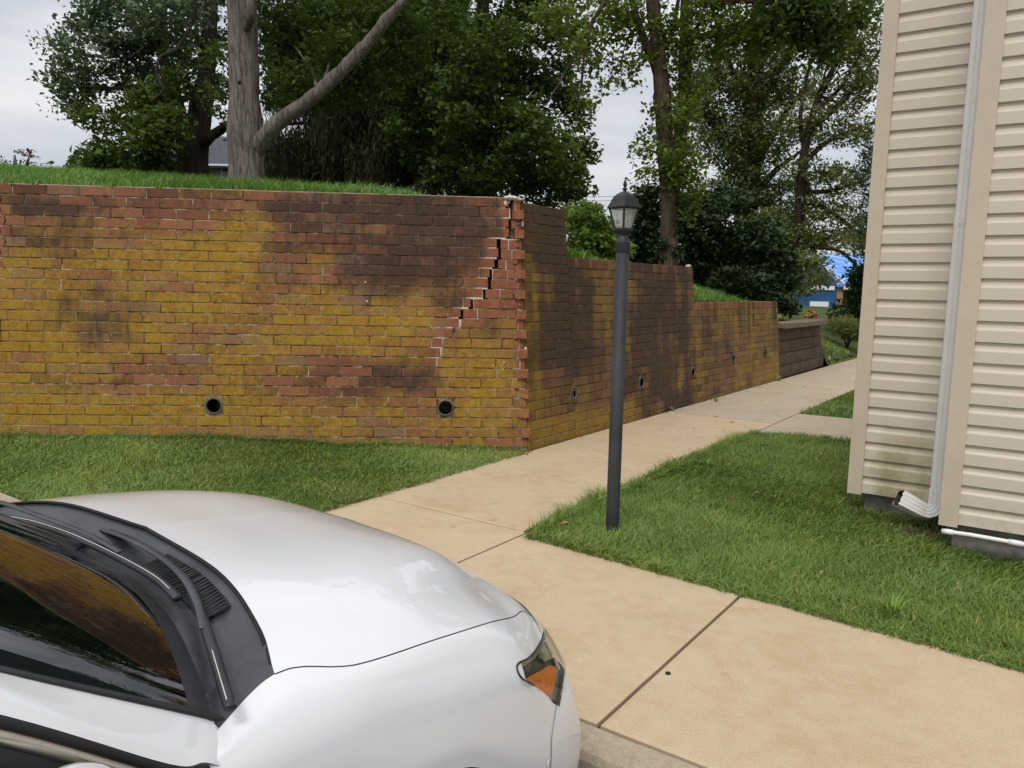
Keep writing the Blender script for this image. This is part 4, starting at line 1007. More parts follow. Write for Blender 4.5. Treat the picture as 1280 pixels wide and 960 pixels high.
loft(GBf, RTf, 22, .035, 'windscreen', M_GLASS)
# black band round the glass
loft(GBf+np.array([0, 0, .0015]), GBf*.955+RTf*.045+np.array([.002, 0, .0045]), 3, 0, 'glass_border', M_PLASTIC)
# A pillars with rounded white skin: from glass edge to door frame
def pil(sg):
    top = [(.72, -.765, .862), (.655, -.80, .893), (.357, -.76, 1.083), (.12, -.70, 1.235), (-.14, -.63, 1.388), (-.45, -.60, 1.43), (-1.6, -.60, 1.42)]
    top[0] = (.80, -.78, .78)
    low = [(.76, -.87, .72), (.61, -.872, .862), (.535, -.880, .903), (.33, -.842, 1.060), (.08, -.775, 1.215), (-.17, -.70, 1.335), (-.48, -.665, 1.375), (-1.6, -.66, 1.37)]
    A = spline(top, 60)*np.array([1, sg, 1]); B = spline(low, 60)*np.array([1, sg, 1]); n = 8; vs = []
    for i in range(n+1):
        t = i/n; R_ = A*(1-t)+B*t+np.array([.10, -.75*sg, .65])*.016*math.sin(PI*t)**.8*np.interp(A[:, 0], [.30, .60], [1, 0])[:, None]; vs.append(R_)
    k = 60; F = [(i*k+j, (i+1)*k+j, (i+1)*k+j+1, i*k+j+1) for i in range(n) for j in range(k-1)]
    if sg < 0: F = [f[::-1] for f in F]
    mesh_obj('pillar', np.array(vs).reshape(-1, 3), F, M_PAINT, car, True)
    # black seals either side
    Bfull = B; B = B[10:]
    mb = MB(); mb.tube(A+np.array([.004, 0, -.002]), .010, 8, flat=(1, .6)); mb.obj('screen_seal', M_PLASTIC, car, True)
    mb = MB(); mb.tube(B+np.array([0, -.004*sg, -.010]), .0075, 8); mb.obj('door_seal', M_RUBBER, car, True)
    mb = MB(); mb.tube(B+np.array([-.004, -.010*sg, -.026]), .0085, 8, flat=(1, 1.3)); mb.obj('chrome_strip', M_CHROME, car, True)
    # door: window frame, glass, panel below
    bl = [(.40, .905), (.30, .915), (.08, .925), (-.17, .935), (-.48, .945), (-1.6, .96)]
    C = B+np.array([-.006, -.012*sg, -.038]); belt = np.array([(c[0], -.905*sg if False else (-.90)*sg*(1), np.interp(c[0], [-1.6, .4], [.955, .905])) for c in C]); ok = C[:, 2] > belt[:, 2]+.01
    C1, B1 = C[ok], belt[ok]; D1 = C1+np.array([0, -.002*sg, -.030]); D1[:, 2] = np.maximum(D1[:, 2], B1[:, 2]+.002)
    loft(C1, D1, 2, 0, 'window_frame', M_PLASTIC); loft(D1, B1, 4, 0, 'door_glass', M_GLASS)
    lo = np.array([(b[0], -.915*sg, .30) for b in belt]); be2 = belt.copy()
    loft(be2[8:], lo[8:], 10, 0, 'door', M_PAINT)
for sg in (1, -1): pil(sg)
# quarter trim behind the mirror
mb = MB(); mb.add([(.42, -.902, .915), (.16, -.900, .93), (.13, -.855, 1.09), (.30, -.865, 1.01), (.42, -.89, .915), (.16, -.885, .93), (.13, -.845, 1.09), (.30, -.85, 1.01)], [(0, 1, 2, 3), (7, 6, 5, 4), (0, 4, 5, 1), (1, 5, 6, 2), (2, 6, 7, 3), (3, 7, 4, 0)]); mb.obj('mirror_triangle', M_PLASTIC, car)
# roof
R0 = RTf; R1 = RTf+np.array([-.45, 0, .02]); R2 = RTf*np.array([1, .97, 1])+np.array([-1.5, 0, -.02])
k = len(R0); V = np.vstack([R0, R1, R2]); F = [(i*k+j, (i+1)*k+j, (i+1)*k+j+1, i*k+j+1) for i in range(2) for j in range(k-1)]
mesh_obj('roof', V, F, M_PAINT, car, True)
# mirrors
def egg(c, r, sg, name, mat):
    mb = MB(); n = 14; vs = []; 
    for i in range(n+1):
        for j in range(2*n):
            th = PI*i/n; ph = PI*j/n; d = np.array([math.sin(th)*math.cos(ph), math.sin(th)*math.sin(ph), math.cos(th)]); d = np.sign(d)*np.abs(d)**.8; vs.append(np.array(c)*np.array([1, sg, 1])+d*np.array(r))
    fs = [(i*2*n+j, i*2*n+(j+1) % (2*n), (i+1)*2*n+(j+1) % (2*n), (i+1)*2*n+j) for i in range(n) for j in range(2*n)]
    mb.add(vs, fs); return mb.obj(name, mat, car, True)
mc = cpx(95, 1004, .955); mc = np.array([0, -YC, CAM_H-GZ])+(mc-np.array([0, -YC, CAM_H-GZ]))*(.95/(mc[1]+YC))
for sg in (1, -1):
    mi = egg((mc[0], -1.00, mc[2]-.050), (.075, .105, .075), sg, 'mirror', M_PAINT)
    mb = MB(); mb.box((mc[0]-.01, -.92*sg, .90), (.03, .06, .02)); mb.obj('mirror_arm', M_PLASTIC, mi)
# cowl panel between bonnet rear edge and glass
HR = np.array([Gs[int(vrow(2)), j] for j in range(0, int(ucol(3))+1)])            # centre -> seam
HRn = spline(HR[::-1][::4], 40)                                     # near corner -> centre
last = HRn[-1]; HRf = np.vstack([HRn, (HRn*np.array([1, -1, 1]))[::-1][1:]])
kk = len(GBf); 
def resample(A, n):
    A = np.asarray(A); s_ = np.concatenate([[0], np.cumsum(np.linalg.norm(np.diff(A, axis=0), axis=1))]); t = np.linspace(0, s_[-1], n); return np.stack([np.interp(t, s_, A[:, i]) for i in range(3)], 1)
HRr = resample(HRf, 121); GBr = resample(GBf, 121)
# outer ends meet the pillar foot
rows = []
for t in (0, .04, .10, .3, .55, .8, 1.0):
    R_ = HRr*(1-t)+GBr*t; R_ = R_+np.array([0, 0, -1])*(.012 if 0 < t < .06 else (.026*math.sin(PI*min(1, t*1.1)) if t < 1 else 0)+.002); rows.append(R_)
V = np.array(rows).reshape(-1, 3); F = [(i*121+j, (i+1)*121+j, (i+1)*121+j+1, i*121+j+1) for i in range(len(rows)-1) for j in range(120)]
cowl = mesh_obj('cowl_panel', V, F, M_PLASTIC2, car, True)
seam('bonnet_rear_shadow', HRr[2:-2]+np.array([-.004, 0, -.004]), .004, M_RUBBER, False)  # black tube stands for the shadow gap behind the bonnet
# corner cover: fills to the pillar foot
for sg in (1, -1):
    P = [HRr[0], HRr[6], GBr[4], GBr[0], np.array([.66, -.835, .868]), np.array([.74, -.825, .872])]; P = [p*np.array([1, sg, 1]) for p in P]; c = sum(P)/6+np.array([0, 0, .004])
    mesh_obj('cowl_corner', P+[c], [(i, (i+1) % 6, 6) for i in range(6)], M_PLASTIC2, cowl, True)
def onc(t, j, dz=0.004):   # point on cowl: t 0 bonnet ->1 glass, j 0..120
    j0 = int(j); return HRr[j0]*(1-t)+GBr[j0]*t+np.array([0, 0, -.022*math.sin(PI*min(1, t*1.1))+dz])
gr = MB()
for j in np.arange(20, 46, .62):
    if 32.2 < j < 33.4: continue
    a, b = onc(.16+.04*abs(j-33)/13, j, .001), onc(.62-.015*abs(j-33), j+1.4, .001); d = b-a; L_ = np.linalg.norm(d); d /= L_; sd_ = np.cross(d, [0, 0, 1]); sd_ /= np.linalg.norm(sd_)
    gr.box((a+b)/2, (L_/2, .0018, .004), [d, sd_, np.cross(d, sd_)])
gr.obj('cowl_grille', M_PLASTIC, cowl)
gb_ = MB()
vs = [onc(.16, j, -.004) for j in range(20, 47)]+[onc(.62, min(j+1, 46), -.004) for j in range(20, 47)]
gb_.add([v+np.array([0, 0, .0035]) for v in vs], [(i, i+1, 27+i+1, 27+i) for i in range(26)]); gb_.obj('grille_recess', M_RUBBER, cowl)
# wipers
def wip(pts, n=60): return spline([cpx(*p) for p in pts], n)
wA = wip([(2, 647, .985), (45, 655, .990), (95, 672, .990), (150, 698, .985), (196, 724, .982), (222, 748, .975)])
wB = wip([(240, 742, .972), (252, 770, .965), (264, 805, .955), (276, 845, .942), (288, 885, .925)])
for w, e0_, e1_ in ((wA, 4, 56), (wB, 34, 58)):
    o1 = MB().tube(w, .0085, 8, flat=(1.3, .9)).obj('wiper_blade', M_PLASTIC, car, True)
    MB().tube(w[e0_:e1_]+np.array([-.004, 0, .0085]), .0010, 6).obj('wiper_highlight', M_LINE, o1, True)  # pale tube paints the highlight along the blade
for pts in ([(130, 662, .962), (160, 673, .982), (198, 694, .990), (228, 720, .985), (246, 752, .975), (254, 785, .965)], [(-40, 622, .97), (0, 628, .985), (50, 645, 1.0), (110, 668, 1.0), (150, 690, .995)]):
    a_ = wip(pts, 40); MB().tube(a_, [.0085-.003*i/39 for i in range(40)], 8, flat=(1.5, .5)).obj('wiper_arm', M_PLASTIC2, car, True)
# interior
mb = MB(); 
dsh = loft(GBf*np.array([1, .97, 1])+np.array([-.03, 0, -.05]), GBf*np.array([.3, .95, 1])+np.array([-.28, 0, -.045]), 8, .01, 'dashboard', M_SEAT)
mb = MB(); mb.box((-.2, 0, .55), (.9, .82, .02)); mb.box((-1.1, 0, .9), (.02, .75, .35)); mb.obj('cabin_floor', M_SEAT, car)
for y in (-.38, .38):
    mb = MB(); mb.box((-.55, y, .72), (.26, .25, .08)); mb.box((-.80, y, .98), (.07, .24, .26), [(.97, 0, .24), (0, 1, 0), (-.24, 0, .97)]); mb.box((-.87, y, 1.28), (.045, .12, .07)); bevel(mb.obj('seat', M_SEAT, car), .03, 3)
mb = MB(); cw = np.array([-.12, .38, .90]); mb.tube([cw+np.array([.06*math.sin(a)*.4, .18*math.cos(a), .18*math.sin(a)]) for a in np.linspace(0, 2*PI, 26)], .014, 8); mb.obj('steering_wheel', M_SEAT, car, True)
MB().add([(.86, -.6, .18), (.86, .6, .18), (.86, .6, .86), (.86, -.6, .86)], [(0, 1, 2, 3)]).obj('bulkhead', M_SEAT, car)
MB().box((-.2, 0, .27), (1.6, .86, .03)).obj('underbody', M_RUBBER, car)
# wheels
for yy in (-.80, .80):
    whl = empty('wheel', (1.02, yy, .315)); whl.parent = car
    def wl(prof, name, mat, par, sgn):
        n = 40; vs = []
        for r_, y in prof:
            for k in range(n): vs.append((r_*math.cos(2*PI*k/n), y*sgn, r_*math.sin(2*PI*k/n)))
        fs = [(i*n+k, i*n+(k+1) % n, (i+1)*n+(k+1) % n, (i+1)*n+k) for i in range(len(prof)-1) for k in range(n)]; return mesh_obj(name, vs, fs, mat, par, True)
    sgn = 1 if yy > 0 else -1
    wl([(.20, -.09), (.29, -.10), (.313, -.08), (.315, 0), (.313, .08), (.29, .10), (.215, .095)], 'tyre', M_RUBBER, whl, sgn)
    wl([(.215, .093), (.205, .08), (.19, .03), (.05, .05), (.0, .055)], 'rim', M_CHROME, whl, sgn)

# ------------------------------------------------------------------ foliage builders
def ellipsoid_pts(c, r, n, shell=.35):
    d = RNG.normal(size=(n, 3)); d /= np.linalg.norm(d, axis=1, keepdims=True); u = RNG.random(n)**(1/3); u = u*(1-shell)+shell*RNG.random(n)**.25
    return np.asarray(c)+d*u[:, None]*np.asarray(r)
def leaf_quads(P, size, up=.5, asp=.62, var=.35, hang=0.0):
    n = len(P); N = RNG.normal(size=(n, 3)); N[:, 2] = np.abs(N[:, 2])*1.0+up; N /= np.linalg.norm(N, axis=1, keepdims=True)
    A = RNG.normal(size=(n, 3)); A[:, 2] -= hang; A -= (A*N).sum(1, keepdims=True)*N; A /= np.linalg.norm(A, axis=1, keepdims=True)+1e-9; B = np.cross(N, A)
    s = size*(1+var*RNG.normal(size=(n, 1))).clip(.35, 1.9)
    # five-cornered, slightly folded leaf: base, left, tip, right
    v = np.stack([P-A*s*.5, P+B*s*asp*.5+N*s*.10-A*s*.05, P+A*s*.5-N*s*.06, P-B*s*asp*.5+N*s*.10-A*s*.05], 1)
    return v.reshape(-1, 3)
def foliage(name, clumps, mat, size, parent=None, dens=1.0, sub=26, subr=.17, up=.5, hang=0.0, org=(0, 0, 0), tint=(0, 1), asp=.62, kind=None):
    """clumps: (x,y,Y,rx,ry,n[,tintshift]) pixel-measured positions at true distances"""
    Ps, Ts = [], []
    for c in clumps:
        x, y, Yd, rx, ry, n = c[:6]; ts = c[6] if len(c) > 6 else 0
        n = int(n*dens); m_ = max(3, n//sub); k = Yd/FPX; cc = at(x, y, Yd); R_ = np.array([rx*k, (rx+ry)/2*k, ry*k])
        sc = ellipsoid_pts(cc, R_, m_, .45); st = RNG.random(m_)
        ii = RNG.integers(0, m_, n); w_ = subr*(.7+.6*RNG.random(m_))
        P = sc[ii]+np.clip(RNG.normal(size=(n, 3)), -1.5, 1.5)*w_[ii][:, None]*np.array([1, 1, .55]); P[:, 2] -= hang*RNG.random(n)*.3
        Ps.append(P); Ts.append(np.clip(.25+.5*st[ii]*.7+.3*RNG.random(n)+ts+.08*RNG.normal(size=n), 0, 1))
    P = np.vstack(Ps); t = np.concatenate(Ts); V = leaf_quads(P, size, up, asp, hang=hang)-np.asarray(org)
    o = tri_mesh(name, V, 4, mat, parent, {'tint': np.repeat(t, 4)}, [(0, 1, 2, 3)])
    if kind: o['kind'] = kind
    return o
def pxpath(pts, n=None):
    P = [at(*p) for p in pts]; return spline(P, n or len(P)*6)
def limb(mb, pts, rpx, n=10, rough=.0, wob=.0, seg=None):
    """pts (x,y,Y), radii in photo pixels"""
    k = seg or len(pts)*7; P = pxpath(pts, k); Yd = [p[2] for p in pts]; R_ = np.interp(np.linspace(0, 1, k), np.linspace(0, 1, len(rpx)), rpx); Ys = np.interp(np.linspace(0, 1, k), np.linspace(0, 1, len(Yd)), Yd)
    if wob: P = P+np.array([[vnoise(p[0]*2, p[2]*2, 1, 3), 0, vnoise(p[0]*2, p[2]*2, 1, 9)] for p in P])*wob
    mb.tube(P, list(R_*Ys/FPX), n, rough=rough)
def trunk_obj(mbs, name, mat, par, org): 
    mbs.v = [tuple(np.array(v)-org) for v in mbs.v]; o = mbs.obj(name, mat, par, True); return o
def barkify(o, amp, freq=6):
    for v in o.data.vertices:
        c = v.co; d = amp*(mnoise.noise(Vector((c.x*freq, c.y*freq, c.z*freq*.18)))+.5*mnoise.noise(Vector((c.x*freq*3, c.y*freq*3, c.z*freq*.5))))
        v.co = c+v.normal*d
def twigs(mb, start, ends, r0, r1=.006, n=5, seg=7, sag=.1):
    for e_ in ends:
        a, b = np.array(start), np.array(e_); mid = (a+b)/2+RNG.normal(size=3)*np.linalg.norm(b-a)*.10+np.array([0, 0, sag*np.linalg.norm(b-a)])
        P = spline([a, mid, b], seg); mb.tube(P, list(np.linspace(r0, r1, seg)), n)
def tree(name, label, cat, base, trunks, clumps, leafm, barkm, size, group=None, twig_from=(), amp=.02, freq=6, **kw):
    org = at(*base); t = empty(name, tuple(org), 0, label=label, cat=cat, group=group)
    mb = MB()
    for (pts, rp) in trunks: limb(mb, pts, rp, 14 if rp[0] > 6 else 8)
    for (p0, rpx_, cl) in twig_from:
        s0 = at(*p0); ends = [at(c[0], c[1], c[2])+RNG.normal(size=3)*.1 for c in cl]; twigs(mb, s0, ends, rpx_*p0[2]/FPX)
    tr = trunk_obj(mb, 'trunk', barkm, t, org)
    if amp: barkify(tr, amp, freq)
    if not isinstance(leafm, list): clumps, leafm, size = [clumps], [leafm], [size]
    for cl, lm, sz in zip(clumps, leafm, size): foliage('crown', cl, lm, sz, t, org=org, **kw)
    return t, org

# silver maple at the left
YA = 17
A_g = [(112, 70, YA, 48, 42, 2600), (92, 112, YA, 30, 26, 1100), (150, 30, YA, 50, 40, 2500), (205, 10, YA-1, 50, 40, 2600), (165, 95, YA+1, 45, 36, 1900), (125, 15, YA, 25, 30, 1000), (205, 80, YA+1, 44, 42, 1900), (85, 130, YA, 20, 10, 300),
       (270, 60, YA+1, 30, 60, 1300), (280, 130, YA+1, 18, 40, 500), (160, -40, YA, 70, 40, 1500), (235, -30, YA, 60, 40, 1300), (195, 130, YA, 30, 26, 800), (135, 150, YA, 22, 18, 330)]  # clumps above the view added to darken the crown below
A_d = [(160, 190, YA-1, 44, 24, 1500), (196, 165, YA-1.5, 32, 26, 1300, .2), (214, 150, YA-1.5, 12, 16, 300, .25), (125, 205, YA-1, 24, 14, 500), (196, 200, YA-1, 22, 14, 420), (260, 10, YA+1, 45, 50, 1300), (190, 125, YA-1, 26, 18, 500, .2), (160, 150, YA-1, 22, 16, 350, .1), (226, 90, YA-1, 18, 40, 420), (110, 145, YA-1, 20, 12, 260, .2)]
tree('maple_tree', 'leafy grey-green maple with a forked dark trunk at the left end of the bank', 'tree', (243, 226, YA),
     [([(241, 232, YA), (240, 205, YA), (240, 178, YA)], [22, 18, 19]), ([(238, 185, YA), (226, 150, YA), (212, 100, YA), (200, 50, YA), (192, -40, YA)], [14, 9, 7, 6, 5]),
      ([(243, 185, YA), (252, 140, YA), (257, 100, YA), (262, 40, YA), (266, -60, YA)], [15, 12, 10, 9, 7]), ([(248, 182, YA), (262, 172, YA-.3), (282, 158, YA-.5), (300, 150, YA-1)], [7, 6, 5, 4]),
      ([(232, 165, YA), (200, 110, YA), (160, 70, YA), (120, 50, YA)], [6, 4, 3, 2]), ([(210, 100, YA), (160, 110, YA), (100, 110, YA)], [4, 3, 1.5]), ([(243, -10, YA-1), (240, 25, YA-1.2), (222, 60, YA-1.5), (200, 72, YA-1.7), (196, 95, YA-1.8), (204, 112, YA-1.9), (188, 128, YA-2)], [3.4, 3.2, 3, 2.6, 2.2, 1.8, 1])],
     [[(*c[:5], int(c[5]*.82), *c[6:]) for c in A_g], A_d], [M_LEAF_GREY, M_LEAF_DARK], M_BARK_D, [.098, .118], twig_from=[((200, 60, YA), 3, A_g[:6]), ((240, 120, YA), 3, A_g[6:10]+A_d[:4])], amp=.03, freq=4)

# big grey trunk with the long rising limb
YB = 12
B_c = [(365, 70, YB+1.5, 42, 46, 1700), (420, 30, YB+2, 52, 45, 2300), (350, 10, YB+1.5, 40, 45, 1500), (480, 60, YB+2.5, 52, 50, 2200), (520, 10, YB+2, 60, 45, 2000), (430, 110, YB+2.5, 46, 24, 1200), (400, -50, YB, 110, 40, 1500), (300, -60, YB, 70, 40, 800), (275, 100, YB+2, 14, 50, 350), (385, 125, YB+2, 30, 18, 600), (325, 45, YB+.4, 12, 20, 160)]  # out-of-view clumps overhead are put in to shade the foliage
B_l = [(318, 95, YB, 12, 14, 60)]
t_, org_ = tree('maple_tree', 'large grey-barked tree trunk with one long limb rising to the right', 'tree', (309, 232, YB),
     [([(309, 244, YB), (308, 222, YB), (308, 196, YB), (307, 165, YB), (306, 120, YB), (304, 60, YB), (302, 0, YB), (298, -90, YB)], [25, 21, 20, 22, 18, 17.5, 17, 15]),
      ([(314, 192, YB), (330, 172, YB-.1), (352, 150, YB-.2), (385, 126, YB-.3), (418, 97, YB-.4), (452, 62, YB-.5), (484, 24, YB-.6), (512, -6, YB-.7), (570, -70, YB-.8)], [13, 10.5, 9, 8.3, 7.8, 7, 6.4, 5.6, 4]),
      ([(399, 118, YB-.3), (392, 96, YB-.1), (380, 74, YB), (370, 60, YB+.2)], [3, 2.2, 1.6, .8]), ([(404, 112, YB-.3), (408, 92, YB-.2), (414, 72, YB)], [2.4, 1.6, .8]), ([(306, 40, YB), (314, 20, YB-.5), (312, -20, YB-.5)], [5, 5, 4])],
     B_c+[(372, 96, YB-.1, 24, 16, 380), (425, 62, YB, 26, 20, 460), (345, 120, YB+.3, 16, 12, 200)], M_LEAF_DARK, M_BARK, .095, amp=.020, freq=11)
kb = MB(); kb.tube([at(300, 103, YB-.19)-org_, at(299, 103, YB-.235)-org_], [.035, .026], 12); kb.obj('knot', M_BARK_D, t_, True)

# drooping spruce behind
YS = 21
sp_org = at(450, 236, YS); spt = empty('spruce_tree', tuple(sp_org), 0, label='dark drooping spruce with hanging curtains of needles behind the bank', cat='tree')
mb = MB(); limb(mb, [(455, 250, YS), (455, 100, YS), (455, -120, YS)], [14, 10, 6]); limb(mb, [(395, 250, YS+1), (398, 120, YS+1), (400, -60, YS+1)], [9, 7, 5]); limb(mb, [(508, 250, YS+.5), (506, 120, YS+.5), (505, -60, YS+.5)], [8, 6, 4])
k_ = YS/FPX; strands = []
for i in range(150):
    z_px = RNG.uniform(-140, 205); side = RNG.choice([-1, 1]); L_ = RNG.uniform(30, 115); x0 = RNG.choice([455, 400, 506]); xe = x0+side*L_; dY = RNG.uniform(-2.2, 2.2)
    a = at(x0, z_px, YS); b = at((x0+xe)/2, z_px+4, YS+dY*.5); c = at(xe, z_px+RNG.uniform(8, 26), YS+dY); P = spline([a, b, c], 9); mb.tube(P, list(np.linspace(.05, .012, 9)), 5)
    for p in P[1:]:
        for _ in range(24): strands.append((p+RNG.normal(size=3)*np.array([.22, .25, .05]), RNG.uniform(.35, 1.15)))
tr = trunk_obj(mb, 'trunk', M_BARK_D, spt, sp_org)
sp0 = np.array([s_[0] for s_ in strands]); sl_ = np.array([s_[1] for s_ in strands]); px_, py_, _k = pxs(sp0); keep_ = (px_ > 328) & (px_ < 585); sp0, sl_ = sp0[keep_], sl_[keep_]
# each strand: short needle tufts down a hanging twig
nt_ = 9; tt = np.linspace(0, 1, nt_); P = (sp0[:, None, :]+np.stack([np.zeros(nt_), np.zeros(nt_), -tt], -1)[None]*sl_[:, None, None]).reshape(-1, 3)+RNG.normal(size=(len(sp0)*nt_, 3))*.03
n_ = len(P); A = np.tile([0, 0, -1.], (n_, 1))+RNG.normal(size=(n_, 3))*.35; A /= np.linalg.norm(A, axis=1, keepdims=True); Nn = RNG.normal(size=(n_, 3)); Nn -= (Nn*A).sum(1, keepdims=True)*A; Nn /= np.linalg.norm(Nn, axis=1, keepdims=True)
B = np.cross(A, Nn); s_ = .085*(1+.3*RNG.normal(size=(n_, 1))); V = np.stack([P-A*s_, P+B*s_*.13, P+A*s_, P-B*s_*.13], 1).reshape(-1, 3)-sp_org
tri_mesh('needles', V, 4, M_NEEDLE, spt, {'tint': np.repeat(np.clip(.4+.25*RNG.normal(size=n_), 0, 1), 4)}, [(0, 1, 2, 3)])

# dense green maple in the middle
YD = 18
D_c = [(560, 70, YD, 72, 66, 5200), (625, 130, YD, 70, 60, 5400), (660, 60, YD, 66, 52, 3800), (590, 205, YD, 52, 42, 3300), (672, 205, YD, 52, 44, 3600), (640, 250, YD+1, 62, 26, 2000), (530, 150, YD+1, 48, 60, 2600), (710, 235, YD, 24, 24, 900), (715, 150, YD, 22, 34, 650), (700, 110, YD, 30, 24, 600),
       (560, 235, YD+1, 40, 24, 1300), (600, 0, YD, 90, 45, 2600), (690, -20, YD, 70, 40, 1300), (620, -80, YD, 120, 50, 2000), (722, 190, YD, 22, 18, 420), (500, 40, YD+1, 40, 60, 1500), (655, 165, YD-1.5, 42, 40, 1700, .15), (575, 130, YD-1.5, 46, 40, 1500, .12), (605, 60, YD-1.5, 50, 40, 1400, .1), (700, 205, YD-1.5, 30, 26, 800, .12), (610, 215, YD-1.5, 30, 20, 700, .15)]  # topmost clumps, unseen, added for shade under the crown
tree('maple_tree', 'dense dark green broad tree behind the cracked corner of the wall', 'tree', (600, 262, YD),
     [([(600, 270, YD+1), (598, 180, YD+1), (602, 80, YD+1), (606, -80, YD+1)], [13, 11, 9, 6]), ([(600, 170, YD+1), (640, 120, YD), (690, 90, YD)], [6, 4, 2]), ([(600, 190, YD+1), (560, 130, YD+1), (530, 80, YD)], [6, 4, 2])],
     D_c, M_LEAF_DARK, M_BARK_D, .118, twig_from=[((602, 120, YD+1), 4, D_c[:4])], amp=.02)

# two-stemmed tree with ivy behind the second step, reaching over the top of the picture
YE = 14
E_y = [(*c[:6], (c[6] if len(c) > 6 else 0)-.10) for c in [(846, 150, YE-.2, 22, 30, 700, .15), (856, 195, YE-.3, 24, 24, 650, .2), (840, 60, YE, 34, 34, 900, .1), (850, 225, YE-.2, 18, 20, 420, .15), (812, 190, YE, 18, 16, 260, .25), (806, 218, YE, 16, 12, 150, .3), (868, 225, YE, 14, 20, 240, .25), (862, 110, YE, 22, 26, 500, .1), (760, 30, YE, 44, 34, 1100, .25), (800, 20, YE, 40, 34, 900, .2), (745, 70, YE, 26, 24, 380, .3), (785, 80, YE, 22, 16, 240, .3), (778, 105, YE, 22, 10, 150, .3), (880, 30, YE, 50, 36, 1400, .05), (930, 20, YE, 50, 34, 1400), (915, 55, YE, 40, 22, 700), (780, -40, YE, 80, 40, 1000), (900, -40, YE, 90, 40, 1200), (857, 255, YE-.1, 12, 16, 200, .1), (720, 50, YE-.5, 26, 30, 330, .2), (730, 115, YE-.5, 14, 20, 130, .1), (722, 165, YE-.5, 14, 18, 120, 0), (700, 20, YE-.5, 34, 26, 500, .15), (820, 150, YE, 12, 22, 200, .1)]]  # highest clumps unseen, added to darken what hangs below
E_d = [(1015, 30, YE-1, 46, 30, 1500), (985, 15, YE-1, 46, 26, 1200), (1048, 15, YE-1, 36, 26, 900), (1030, 60, YE-1, 22, 14, 260), (1000, -40, YE-1, 90, 36, 1100), (960, 45, YE-1, 26, 20, 450)]  # uppermost clump unseen, put in for its shade
tree('ivy_clad_tree', 'slender two-stemmed tree with ivy on its trunks behind the middle wall step', 'tree', (836, 334, YE),
     [([(835, 345, YE), (836, 300, YE), (836, 250, YE), (832, 190, YE), (828, 120, YE), (822, 60, YE), (816, 0, YE), (810, -90, YE)], [13, 10.5, 10, 10, 9.5, 8.5, 8, 6]),
      ([(838, 262, YE+.1), (846, 200, YE+.3), (855, 130, YE+.4), (857, 60, YE+.4), (860, -90, YE+.5)], [9, 9, 8.5, 8, 6]), ([(822, 92, YE), (811, 62, YE), (798, 30, YE), (788, -10, YE), (780, -60, YE)], [6, 5, 4.6, 4, 3]),
      ([(832, 62, YE+.2), (842, 30, YE), (850, -10, YE)], [3, 3, 2]), ([(772, -20, YE-.5), (745, 20, YE-.5), (732, 60, YE-.5), (726, 110, YE-.5), (720, 150, YE-.5)], [2.6, 2.2, 1.6, 1, .6]), ([(742, 22, YE-.5), (715, 75, YE-.5), (690, 118, YE-.5), (672, 128, YE-.5)], [2, 1.4, 1, .7]), ([(870, 5, YE), (940, 0, YE-.5), (1010, 15, YE-1)], [5, 4, 2])],
     [E_y, E_d], [M_LEAF_YG, M_LEAF_DARK], M_BARK_M, [.084, .10], twig_from=[((826, 90, YE), 1.6, E_y[:4]), ((800, 30, YE), 2, E_y[8:13]), ((858, 50, YE+.4), 3, E_y[13:16])], amp=.014, freq=9, subr=.15)
# ivy at the foot of that trunk
org_ = at(836, 330, YE); o = foliage('ivy', [(847, 285, YE-.05, 6, 36, 420), (828, 315, YE-.15, 6, 18, 200, -.1), (845, 320, YE-.1, 8, 14, 200), (850, 250, YE, 7, 20, 200)], M_LEAF_HOLLY, .06, None, org=org_, subr=.04); o.location = org_
tag(o, 'dark ivy climbing the foot of the slender trunk', 'ivy')

# open-crowned oaks and pines on the right
YF = 26
F_c = [(900, 120, YF, 40, 36, 1500), (880, 85, YF, 34, 26, 800), (955, 105, YF, 40, 34, 1500), (905, 180, YF, 36, 34, 1500, -.1), (955, 170, YF, 38, 40, 1700, -.1), (930, 235, YF, 46, 30, 1900, -.15), (985, 250, YF, 30, 34, 1100), (870, 150, YF, 16, 22, 280), (1000, 110, YF, 26, 26, 520), (945, 60, YF, 60, 26, 1300), (960, 290, YF-2, 44, 26, 1700, -.05), (1005, 298, YF-3, 28, 20, 700, .05), (1008, 328, YF-5, 22, 10, 260, .1)]
tree('oak_tree', 'tall oak with a straight dark trunk and upswept limbs, left of the two open trees', 'tree', (930, 330, YF),
     [([(930, 345, YF), (933, 260, YF), (938, 200, YF), (941, 140, YF), (944, 80, YF), (947, 10, YF), (950, -80, YF)], [17, 14, 13, 11, 9, 7, 5]), ([(936, 230, YF), (905, 180, YF), (885, 145, YF), (862, 122, YF)], [7, 5, 3.5, 2]), ([(938, 215, YF), (965, 170, YF), (990, 130, YF), (1020, 100, YF)], [6, 4.5, 3, 2]), ([(940, 165, YF), (960, 110, YF), (985, 70, YF), (1005, 30, YF)], [6, 5, 4, 3]), ([(941, 150, YF), (925, 105, YF), (905, 70, YF), (888, 30, YF)], [5, 4, 3, 2]), ([(934, 255, YF), (968, 215, YF), (1000, 190, YF)], [5, 3.5, 2]), ([(934, 120, YF), (918, 95, YF), (905, 60, YF)], [3, 2, 1.4])],
     [(*c[:5], int(c[5]*2.0), (c[6] if len(c) > 6 else 0)-.06) for c in F_c]+[(1018, 348, YF-4, 20, 7, 420, .1), (1000, 362, YF-5, 12, 7, 260, 0), (925, 145, YF+1, 60, 60, 2200, -.1)], M_LEAF_OAK, M_BARK_D, .115, twig_from=[((940, 150, YF), 2, F_c[:6]), ((934, 260, YF), 2, F_c[5:7]+F_c[10:12])], amp=.03, subr=.24, sub=30)
YG = 23
